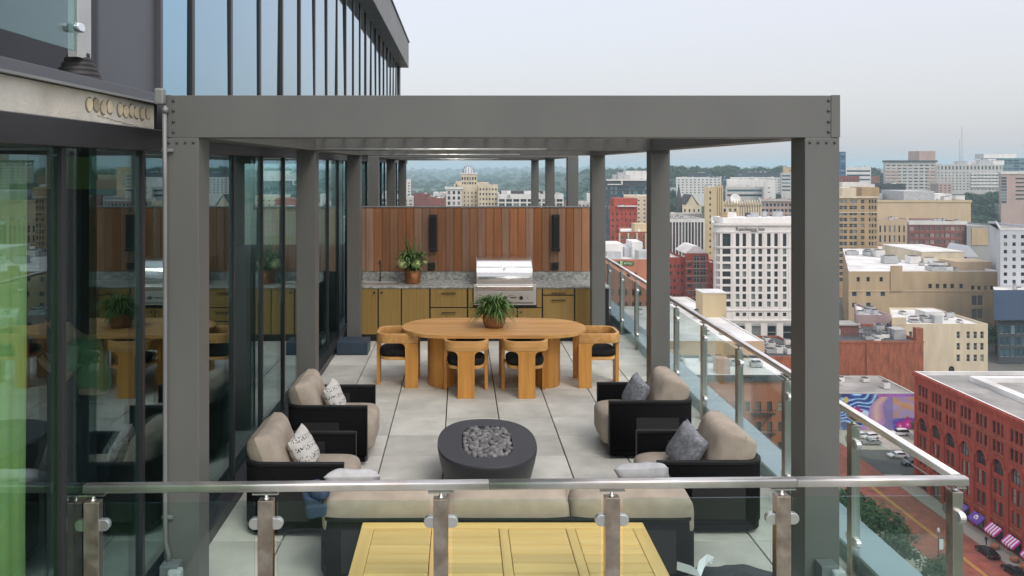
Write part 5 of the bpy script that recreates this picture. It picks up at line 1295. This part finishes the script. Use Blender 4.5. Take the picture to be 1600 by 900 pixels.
# dome building and friends
DY = 540
dm = std('domed_tower','cream stepped tower building crowned by a grey dome', DY, 722, 747, 288, 24, 'cream','roof_grey',finish=False)
dm.seg(1, grid(.3,dm.x1-dm.x0-.3,4,.3), grid(Z(330,DY),Z(298,DY),5,.5),'g_dark','sash_dark'); dm.end()
def tier(b, p0,p1,y0,yt,d0,d1,m='w_cream',nm='tier'): return MB().box(X(p0,DY),X(p1,DY),DY+d0,DY+d1,Z(y0,DY),Z(yt,DY)).build(nm,m,b.o,world=True)
tier(dm,720.5,745.5,290,271.5,3,20); tier(dm,719.8,746.2,272.2,270.4,2.6,20.4,'w_white','cornice'); tier(dm,712,722,300,284,2,16); tier(dm,745.6,764,300,285.5,3,18); tier(dm,709,714,300,288,2,14)
for k in range(6):
    for z_ in (279,287): 
        o = bpy.data.objects.new('window', win_mesh(1.0,2.0,'g_dark','sash_dark','plain')); COL.objects.link(o); o.parent = dm.o; o.location = Vector((X(722.5+4.1*k,DY),DY+2.93,Z(z_,DY)))-dm.base
db_ = MB(); cxd = X(732.2,DY); zb_ = Z(270.4,DY)
db_.lathe([(3.9,0),(3.8,1.2),(3.3,2.9),(2.3,4.2),(1.1,4.9),(.5,5.1),(.45,6.2),(.1,7.6),(0,7.7)], (cxd,DY+11,zb_), 20); db_.build('dome','w_lightgrey',dm.o,world=True)
rb_ = MB()
for k in range(12): a = 2*PI*k/12; rb_.tube([(cxd+r*1.03*math.cos(a),DY+11+r*1.03*math.sin(a),zb_+z) for r,z in ((3.9,0),(3.8,1.2),(3.3,2.9),(2.3,4.2),(.6,5.1))], .16, 5)
rb_.build('dome_rib','w_navy',dm.o,world=True)
dl = std('white_stone_block','white stone block with tall triple windows left of the domed tower', 530, 697, 721.5, 293.5, 26, 'white','roof_grey',(3,.5,4,.62,297,330), g='g_dark', sash='sash_dark'); dl.band(Z(295.5,530),Z(292.5,530),.8,'white',[0,1,2])
dr = std('cream_block','cream block of paired windows with fire escapes right of the domed tower', 532, 747.3, 778, 289, 26, 'cream','roof_grey',(6,.5,5,.45,292,330), g='g_dark', sash='sash_dark')
lw = std('long_white_hall','long white hall with a teal emblem above a band of dark windows', 520, 778, 880.5, 303, 30, 'white','roof_grey',finish=False)
lw.seg(1, grid(.2,lw.x1-lw.x0-.2,9,.82), [(Z(315.5,520),Z(311,520)),(Z(325,520),Z(317.5,520))],'g_dark','sash','mull'); lw.end(); lw.unit(lw.x0+2,lw.x1-4,530,540,2.2,'roof_dark','penthouse'); lw.clutter(7,lw.x0+3,lw.x1-3,524,546,(2,5),(1.5,3),9)
b = MB(); 
for k in range(3):
    a0 = .6+k*2.1; b.tube([(X(795,520)+.85*math.cos(a0+q*.3)*(1-.05*q),519.8,Z(307,520)+.8*math.sin(a0+q*.3)) for q in range(6)], .17, 6)
b.build('emblem','w_teal',lw.o,world=True)
r1 = std('maroon_hall','low maroon building with a white roof edge left of the white stone block', 500, 668, 697, 309.5, 20, 'maroon','roof_white',(2,.3,1,.4,318,328)); r2 = std('maroon_roof_house','low building with a maroon roof farther left', 560, 645, 672, 303, 18, 'maroon','w_maroon'); r3 = std('white_rooftop','white rooftop house behind the maroon hall', 560, 677, 702, 301, 20, 'white','roof_white',(3,.4,1,.4,304,309))
r4 = std('pale_terrace_block','pale block at the left end of the view above the wood wall', 480, 600, 646, 308, 24, 'concrete','roof_white',(6,.6,2,.4,311,322)); r5 = std('stepped_white_tower','stepped white tower at the left end of the view', 600, 620, 642, 281, 20, 'white','roof_white',(4,.5,7,.45,284,315))
r6 = std('white_slab','narrow white slab behind the far right pergola post', 450, 917, 926, 303, 16, 'white','roof_white'); r7 = std('pale_low_block','pale low block behind the second pergola', 430, 890, 922, 316, 20, 'concrete','roof_white',(5,.5,1,.4,318,324))
# near roofs beside the terrace
nr = Bld('cream_roof_block','tan block with a broad white roof just below the right railing', [(34,272),(34,203),(76.5,203),(76.5,272)], 2.9-43.9*203/203+.0, 'sand','roof_white', par=.25).end('roof_white')
nr.unit(X(1098,236),X(1135,236),236,243,7.0,'w_yellow','stair_house'); nr.unit(X(1097.5,236),X(1135.5,236),235.8,243.2,7.3,'roof_white','stair_house_cap',7.002); nr.clutter(8,38,72,208,262,(1.2,3),(.6,1.8),12)
nf = Bld('brick_apartments','red brick apartments with fire escapes seen through the side railing glass', [(36,177),(36,160),(66,160),(66,177)], 2.9-41.4, 'orange','roof_white', par=.5)
gcols = [(36.0+2.2*k-36+.6, 36+2.2*k-36+1.6) for k in range(13)]
nf.seg(1, gcols, [(-66.6+4.0*k+.9,-66.6+4.0*k+2.9) for k in range(1,6)], 'g_pale','sash_dark','sash', .3); nf.end('w_dark')
nf.band(-39.6,-38.5,.5,'dark',[0,1])
for xx in (49.5, 57.5):
    b = MB()
    for k in range(1,6):
        z = -66.6+4*k+.6; b.box(xx,xx+4.6,158.9,159.95,z,z+.1); b.box(xx,xx+4.6,158.9,158.96,z+.9,z+1.0)
        for q in range(9): b.box(xx+q*.57,xx+q*.57+.05,158.9,158.96,z,z+1.0)
        if k < 5: b.tube([(xx+.5,159.4,z),(xx+4,159.4,z+4)], .12, 5)
    b.build('fire_escape','roof_dark',nf.o,world=True)
nf.clutter(9,38,64,162,175,(1,2.6),(.6,1.6),14)
nf.unit(52,54.5,163,166,3,'w_pink','chimney')
no = Bld('orange_low_block','low orange brick block with a dark roof of vents beside the hotel street', [(86-2.6,246),(83.4,219),(97,219),(97,246)], Z(557,219), 'brick','roof_dark', par=.6).end()
no.clutter(9,84.5,96,221,244,(1.2,2.8),(.7,1.8),17)
# ---------------- hills and distant woods
hb = MB(); nx_, ny_ = 150, 46; vs = []
def hillz(x, y):
    t = (y-900)/11000
    z = GZ-1.5+2*noise.noise(Vector((x/500,y/500,0)))+26*max(0,noise.noise(Vector((x/1500,y/1800,3))))*min(1,t*6)
    def sm(v): v = max(0,min(1,v)); return v*v*(3-2*v)
    z += (36*sm((y-740)/260)+14*sm((y-1150)/300))*sm((x-150)/200)*(1-.7*sm((y-1900)/1500))
    if y > 5200: z += 27*min(1,(y-5200)/3000)*(1+.35*noise.noise(Vector((x/1400,0,7))))
    return z
for j in range(ny_+1):
    y = 700*(12500/700)**(j/ny_)
    for i in range(nx_+1):
        x = (-1.05+2.3*i/nx_)*y*.8; vs.append((x, y, hillz(x,y)+random.uniform(0,4)*(y > 1500)))
hb.add(vs, [(j*(nx_+1)+i, j*(nx_+1)+i+1, (j+1)*(nx_+1)+i+1, (j+1)*(nx_+1)+i) for j in range(ny_) for i in range(nx_)], 0, True)
tag(hb.build('hills','forest',loc=(0,5000,GZ),world=True), kind='structure')
# wood canopy: one mass of crowns on the hills
wb_ = MB(); rr = random.Random(3)
for k in range(3600):
    y = 1000*(9.0)**rr.random(); x = rr.uniform(-.25,.75)*y; r = rr.uniform(5,11)*(1+y/5000); z = hillz(x,y)
    if noise.noise(Vector((x/350,y/350,9))) < -.12: continue
    vs = [(x,y,z+r*1.25)]+[(x+r*c*math.cos(a+h),y+r*c*math.sin(a+h),z+r*zz_) for c,zz_,h in ((.75,.95,0),(1,.3,.5)) for a in [2*PI*q/5 for q in range(5)]]
    wb_.add(vs, [(0,1+q,1+(q+1)%5) for q in range(5)]+[(1+q,6+q,6+(q+1)%5,1+(q+1)%5) for q in range(5)])
tag(wb_.build('distant_woods','forest',loc=(0,3000,GZ),world=True), 'blue green woods covering the far hills', kind='stuff')
# ---------------- trees
def tree_mesh(seed, h, rad, nclump, nleaf, ls):
    rr = random.Random(seed); tb_ = MB(); cb_ = MB()
    tb_.tube([(0,0,0),(.05,.03,h*.25),(-.04,.05,h*.5),(0,0,h*.8)], h*.028, 7, r2=h*.010)
    for k in range(6):
        a = rr.uniform(0,6.28); z = h*rr.uniform(.3,.6); l = rad*rr.uniform(.5,.8); tb_.tube([(0,0,z),(l*.5*math.cos(a),l*.5*math.sin(a),z+h*.12),(l*math.cos(a),l*math.sin(a),z+h*.2)], h*.012, 5, r2=h*.004)
    for k in range(nclump):
        a, ph_ = rr.uniform(0,6.28), math.acos(rr.uniform(-.7,1)); q = rr.random()**.45
        c = Vector((rad*q*math.sin(ph_)*math.cos(a), rad*q*math.sin(ph_)*math.sin(a), h*.62+h*.36*q*math.cos(ph_))); cr_ = rad*rr.uniform(.22,.38)
        for i in range(nleaf):
            v = Vector((rr.gauss(0,1),rr.gauss(0,1),rr.gauss(0,1))).normalized()*cr_*rr.random()**.4; p = c+v
            n_ = (v.normalized()+Vector((rr.uniform(-.7,.7),rr.uniform(-.7,.7),rr.uniform(-.2,.9)))).normalized()
            t_ = n_.orthogonal().normalized(); s2 = n_.cross(t_); l = ls*rr.uniform(.6,1.3)
            cb_.add([p-t_*l, p+s2*l*.55, p+t_*l, p-s2*l*.55], [(0,1,2,3)])
    return tb_, cb_
TM = []
for q,(h,rad) in enumerate(((9,3.4),(8,3.0),(11,4.6))):
    tb_, cb_ = tree_mesh(q+1, h, rad, 46, 44, .30 if q < 2 else .5)
    t = thing('street_tree' if q < 2 else 'tree', 'x', 'tree'); tb_.build('trunk','bark',t); cb_.build('crown','tree_leaf',t); TM.append(t)
TG = 'street trees along the near kerb'
TM[0].location = (75.6,152,GZ+.14); tag(TM[0],'leafy street tree on the near pavement, farthest along the brick street',None,TG)
TM[1].location = (75.2,138,GZ+.14); tag(TM[1],'leafy street tree on the near pavement, nearest below the corner of the railing',None,TG)
dup(TM[0],(76.4,145,GZ+.14),1.2,'leafy street tree on the near pavement between two others',TG)
dup(TM[1],(74.8,160,GZ+.14),2.2,'smaller leafy street tree on the near pavement by the crossing',TG,(.85,.85,.8))
dup(TM[0],(77.4,131,GZ+.14),2.9,'leafy street tree on the near pavement at the bottom edge',TG,(.8,.8,.75))
dup(TM[1],(119,206,GZ+.1),.4,'bushy tree in the parking lot by the red building',None,(1.2,1.2,.7)); dup(TM[0],(124,203,GZ+.1),1.4,'second bushy tree in the parking lot by the red building',None,(1.1,1.1,.6))
TM[2].location = (X(1556,300),300,GZ); tag(TM[2],'slim green tree beside the grey glazed podium',None)
FG = 'trees among the far rooftops'
rr = random.Random(11); nT = 0
for Y0, p0, p1, yb_, n, sc, lab_ in ((840,1478,1553,318,26,1.5,'in the clump below the hospital'),(560,652,672,330,8,1.4,'beside the maroon roofs left of the domed tower'),(560,905,925,322,9,1.6,'beside the far end of the long white hall'),
  (860,1205,1236,312,12,1.5,'left of the near right post by the banded office'),(640,1057,1068,322,5,1.3,'beside the church'),(760,1395,1420,310,4,1.2,'near the dark flat block'),(900,925,948,312,12,1.6,'left of the dark glass office'),
  (1350,1040,1240,272,40,1.7,'on the ridge behind the white hospital wings'),(950,1040,1060,282,8,1.6,'at the left end of the white hospital wing'),(1250,1322,1385,282,20,1.8,'on the ridge left of the hospital tower')):
    for k in range(n):
        Y = Y0*rr.uniform(.95,1.08); x = X(rr.uniform(p0,p1),Y); s_ = sc*rr.uniform(.8,1.25)
        z = hillz(x,Y)-.5
        o = dup(TM[2],(x,Y,z),rr.uniform(0,6),'dark green tree '+lab_,'trees '+lab_,(s_*1.25,s_*1.25,s_)); nT += 1
# ---------------- filler roofs far off
rr = random.Random(21); occ = []
FL = 'plain low buildings scattered among the far rooftops'
for k in range(70):
    Y = rr.choice([620,680,760,820,900,980,1080,1200,1350,1500])*rr.uniform(.97,1.03); px = rr.uniform(610,1600)
    hgt = rr.uniform(8,20); x = X(px,Y); g0 = hillz(x,Y); w = rr.uniform(14,36); d = rr.uniform(14,30)
    if any(abs(x-a)<(w+b)/2+2 and abs(Y-c)<(d+e)/2+2 for a,b,c,e in occ): continue
    occ.append((x,w,Y,d)); z = g0+hgt if Y > 740 else GZ+hgt
    wl2 = rr.choice(['white','concrete','cream','brick','pink','grey','maroon','tan']); rf = rr.choice(['roof_white','roof_grey','roof_white'])
    b_ = Bld('low_building', f'plain low {wl2} coloured building with {"white" if rf == "roof_white" else "grey"} roof far off '+('beyond the wood wall' if px < 930 else 'between the right pergola posts' if px < 1240 else 'right of the pergola'), [(x-w/2,Y+d),(x-w/2,Y),(x+w/2,Y),(x+w/2,Y+d)], z, wl2, rf, group=FL, zb=GZ)
    b_.seg(1, grid(.5,w-.5,max(3,int(w/4)),.45), [(z-1.6-3.2*q-1.4, z-1.6-3.2*q) for q in range(min(4,int(hgt/3.4)))], 'g_dark','sash','plain'); b_.end()
# ---------------- cars
def car(label, m, loc, rz, group, suv=0):
    t = thing('parked_car', label, 'car', loc, rz, group)
    L_, W_, h = 4.6, 1.84, 1.45+.25*suv
    def loft(prof, w0, w1, nm, mt):   # prof: (y,z) closed ; width shrinks with z
        b = MB(); n = len(prof); zmin = min(p[1] for p in prof); zmax = max(p[1] for p in prof); vs = []
        for sx in (-1,1):
            for y, z in prof: f = (z-zmin)/(zmax-zmin); vs.append((sx*(w0+(w1-w0)*f)/2, y, z))
        b.add(vs, [tuple(range(n)), tuple(range(2*n-1,n-1,-1))]+[(i,n+i,n+(i+1)%n,(i+1)%n) for i in range(n)])
        return b.build(nm, mt, t, bevel=.05, seg=2)
    loft([(-2.28,.32),(2.25,.28),(2.3,.5),(2.22,.72),(1.2,.88),(-1.75 if not suv else -2.1,.95),(-2.25,.9),(-2.32,.6)], W_, W_*.94, 'body', m)
    loft([(1.15,.86),(.35,h-.08),(-.2,h),(-1.1,h-.02),(-1.9-.2*suv,.93)] if not suv else [(1.15,.86),(.4,h-.06),(-.2,h),(-1.7,h-.03),(-2.15,.93)], W_*.93, W_*.70, 'roof', m)
    loft([(1.2,.9),(.36,h-.12),(-.2,h-.06),(-1.15,h-.08),(-1.95-.2*suv,.96)] if not suv else [(1.2,.9),(.42,h-.12),(-.2,h-.07),(-1.75,h-.1),(-2.2,.97)], W_*.95, W_*.735, 'window', 'car_glass')
    for sx in (-1,1):
        for y in (1.42,-1.38):
            w = MB().tube([(sx*.70,y,.33),(sx*.93,y,.33)], .33, 18).build('wheel','tyre',t,bevel=.03)
            MB().tube([(sx*.925,y,.33),(sx*.94,y,.33)], .20, 14).build('rim','rim',w)
        MB().cbox((sx*.68,-2.27,.76),(.36,.10,.14)).build('tail_light','tail_red',t,bevel=.02); MB().cbox((sx*.68,2.22,.62),(.36,.12,.12)).build('headlight','head_lamp',t,bevel=.02)
        MB().cbox((sx*.98,.72,.95),(.16,.1,.1)).build('mirror',m,t,bevel=.02)
    return t
SG = 'cars parked along the kerb'
car('black car parked at the kerb under the striped awning', 'car_dark', (94.9,F*94.9/(1543-VX),GZ), 0, SG)
car('black sedan parked at the kerb at the bottom right corner', 'car_dark', (94.9,F*94.9/(1585-VX),GZ), 0, SG)
LG = 'cars in the parking lot by the mural'
car('white car in the lot below the mural at left', 'car_white', (X(1341,209),209,GZ+.07), .2, LG); car('white car facing the kerb just right of another white car', 'car_white', (X(1360,207.5),207.5,GZ+.07), PI/2+.1, LG)
car('white suv parked below the magenta flowers of the mural', 'car_white', (X(1406,210),210,GZ+.07), PI/2-.08, LG, 1)
car('white car in the cross street by the red building', 'car_white', (X(1403,194),194,GZ+.0), PI/2, LG); car('dark car in the cross street by the red building', 'car_dark', (X(1425,189),189,GZ+.0), PI/2, LG); car('silver car waiting near the crossing', 'car_silver', (X(1371,200),203,GZ+.07), PI/2, LG)
# lamp post with banner, benches planters, pedestrian
lp = thing('street_lamp','dark street lamp with a pale banner at the near kerb','lamp',(82.6,139.5,GZ+.14))
MB().lathe([(0,0),(.28,0),(.28,.25),(.14,.5),(.09,1),(.06,6.6),(0,6.6)],n=10).build('pole','black_frame',lp); MB().lathe([(.05,6.5),(.25,6.7),(.2,7.2),(0,7.4)],n=10).build('lantern','head_lamp',lp); MB().box(.15,.85,-.03,.03,3.6,5.4).build('banner','white_cloth',lp); MB().box(.05,.95,-.02,.02,5.42,5.5).build('arm','black_frame',lp)
pts_ = [(97.6,nb(1558)-2.4),(97.8,nb(1589)-2.4),(97.8,nb(1589)-4.9)]
for k,(x,y) in enumerate(pts_):
    t = thing('planter',['round terracotta planter between the striped awnings','round terracotta planter at the right edge of the pavement','round terracotta planter beyond the right edge'][k],'planter',(x,y,GZ+.14)); MB().lathe([(0,0),(.5,0),(.75,.35),(.72,.75),(.6,.8),(.55,.7),(0,.7)],n=16).build('pot','w_orange',t)
def skin_fig(name, chains, mt, parent=None, sub=2, loc=None):
    """chains: list of [(co, radius), ...]; first point of a later chain is matched to an existing joint"""
    vs, es, rs = [], [], []
    for ch_ in chains:
        prev = None
        for co, r in ch_:
            idx = next((i for i, v in enumerate(vs) if (Vector(v)-Vector(co)).length < 1e-4), None)
            if idx is None: vs.append(co); rs.append(r if isinstance(r, tuple) else (r, r)); idx = len(vs)-1
            if prev is not None and prev != idx: es.append((prev, idx))
            prev = idx
    me = bpy.data.meshes.new(name); me.from_pydata(vs, es, []); me.materials.append(M[mt])
    o = bpy.data.objects.new(name, me); COL.objects.link(o)
    sk = o.modifiers.new('skin','SKIN'); 
    for i, r in enumerate(rs): me.skin_vertices[0].data[i].radius = r
    me.skin_vertices[0].data[0].use_root = True; sk.use_smooth_shade = True
    u = o.modifiers.new('sub','SUBSURF'); u.levels = sub; u.render_levels = sub
    if parent: o.parent = parent
    if loc: o.location = loc
    return o
# pedestrian on the pavement
pe = thing('person','person in dark clothes walking on the pavement beside the parked car','person',(96.9,F*96.9/(1541-VX),GZ+.14))
skin_fig('body', [[((0,0,.95),.15),((0,.02,1.2),.15),((0,.02,1.42),(.17,.1)),((0,.03,1.52),.055),((0,.05,1.66),.105)],[((0,0,.95),.15),((.1,.1,.5),.08),((.1,.02,.08),.05),((.1,.16,.04),.04)],[((0,0,.95),.15),((-.1,-.08,.5),.08),((-.1,-.25,.1),.05),((-.1,-.12,.04),.04)],[((0,.02,1.42),(.17,.1)),((.21,.0,1.38),.06),((.27,-.08,1.12),.045),((.26,.04,.9),.035)],[((0,.02,1.42),(.17,.1)),((-.21,.0,1.38),.06),((-.27,.08,1.12),.045),((-.26,.16,.92),.035)]], 'trousers', pe)
# ---------------- person behind the facade glass
ps = thing('person','person in a light green shirt standing bent over a device behind the glass','person',(-3.15,7.0,0))
pel, wst, chs, nek, hed = (0,0,.93), (-.03,0,1.08), (-.13,0,1.32), (-.23,0,1.45), (-.34,0,1.55)
body = skin_fig('body', [[(pel,.13),(wst,.12),(chs,(.14,.12)),(nek,.055),(hed,(.085,.10)),((-.37,0,1.64),.085)],
  [(chs,(.14,.12)),((-.11,.19,1.34),.06),((-.15,.25,1.12),.045),((-.38,.10,1.20),.033),((-.43,.07,1.23),.032)],
  [(chs,(.14,.12)),((-.11,-.19,1.34),.06),((-.15,-.25,1.12),.045),((-.38,-.10,1.20),.033),((-.43,-.07,1.23),.032)],
  [(pel,.13),((0,.10,.88),.10),((-.03,.11,.50),.065),((.0,.11,.09),.045),((-.14,.12,.05),.04)],
  [(pel,.13),((0,-.10,.88),.10),((-.03,-.11,.50),.065),((.0,-.11,.09),.045),((-.14,-.12,.05),.04)]]
  + [[((-.43,s_*.07,1.23),.032),((-.455-.008*k,s_*(.085-.02*k),1.25-.012*k),.010),((-.48-.004*k,s_*(.06-.018*k),1.255-.012*k),.009),((-.487,s_*(.035-.01*k),1.25-.012*k),.008)] for s_ in (-1,1) for k in range(4)]
  + [[((-.43,s_*.07,1.23),.032),((-.44,s_*.045,1.262),.011),((-.462,s_*.03,1.272),.009)] for s_ in (-1,1)], 'skin', ps)
skin_fig('shirt', [[((.02,0,.90),(.165,.15)),(wst,(.165,.145)),((-.08,0,1.22),(.175,.15)),(chs,(.175,.14)),((-.2,0,1.42),.075)],[(chs,(.175,.14)),((-.11,.19,1.34),.085),((-.14,.24,1.17),.075)],[(chs,(.175,.14)),((-.11,-.19,1.34),.085),((-.14,-.24,1.17),.075)]], 'shirt_green', ps)
skin_fig('trousers', [[(pel,.145),((0,.10,.86),.115),((-.03,.11,.50),.085),((0,.11,.1),.06)],[(pel,.145),((0,-.10,.86),.115),((-.03,-.11,.50),.085),((0,-.11,.1),.06)]], 'trousers', ps)
superell((-.325,0,1.625),(.22,.19,.20),.9,.9,20,12,.01,2).build('hair','hair',ps)
MB().cbox((-.432,0,1.555),(.03,.028,.045)).build('nose','skin',ps,bevel=.008)
for s_ in (-1,1): superell((-.418,s_*.036,1.585),(.018,.026,.014),1,1,10,6).build('eye','black_plastic',ps); superell((-.335,s_*.097,1.57),(.05,.02,.06),.8,.8,10,8).build('ear','skin',ps)
MB().cbox((-.418,0,1.508),(.012,.05,.012)).build('mouth','shirt_green' if 0 else 'w_maroon',ps,bevel=.004)
dv = tag(MB().cbox((0,0,0),(.03,.15,.09)).build('handheld_device','black_plastic',bevel=.008),'small dark device held in both hands by the person behind the glass','device'); dv.location = (-3.15-.475,7.0,1.245); dv.rotation_euler = (0,R(-35),0)
# ------------------------------------------------------------------ haze
hm = bpy.data.materials.new('haze'); hm.use_nodes = True; n = hm.node_tree; n.nodes.clear()
o_ = n.nodes.new('ShaderNodeOutputMaterial'); v_ = n.nodes.new('ShaderNodeVolumePrincipled')
v_.inputs['Color'].default_value = (.68,.90,1,1); v_.inputs['Density'].default_value = 0.00017; v_.inputs['Anisotropy'].default_value = .2
n.links.new(v_.outputs[0], o_.inputs['Volume']); M['haze'] = hm
tag(MB().box(-16000,16000,-600,15000,GZ-2,62).build('haze','haze',loc=(0,0,GZ-2),world=True), kind='stuff')
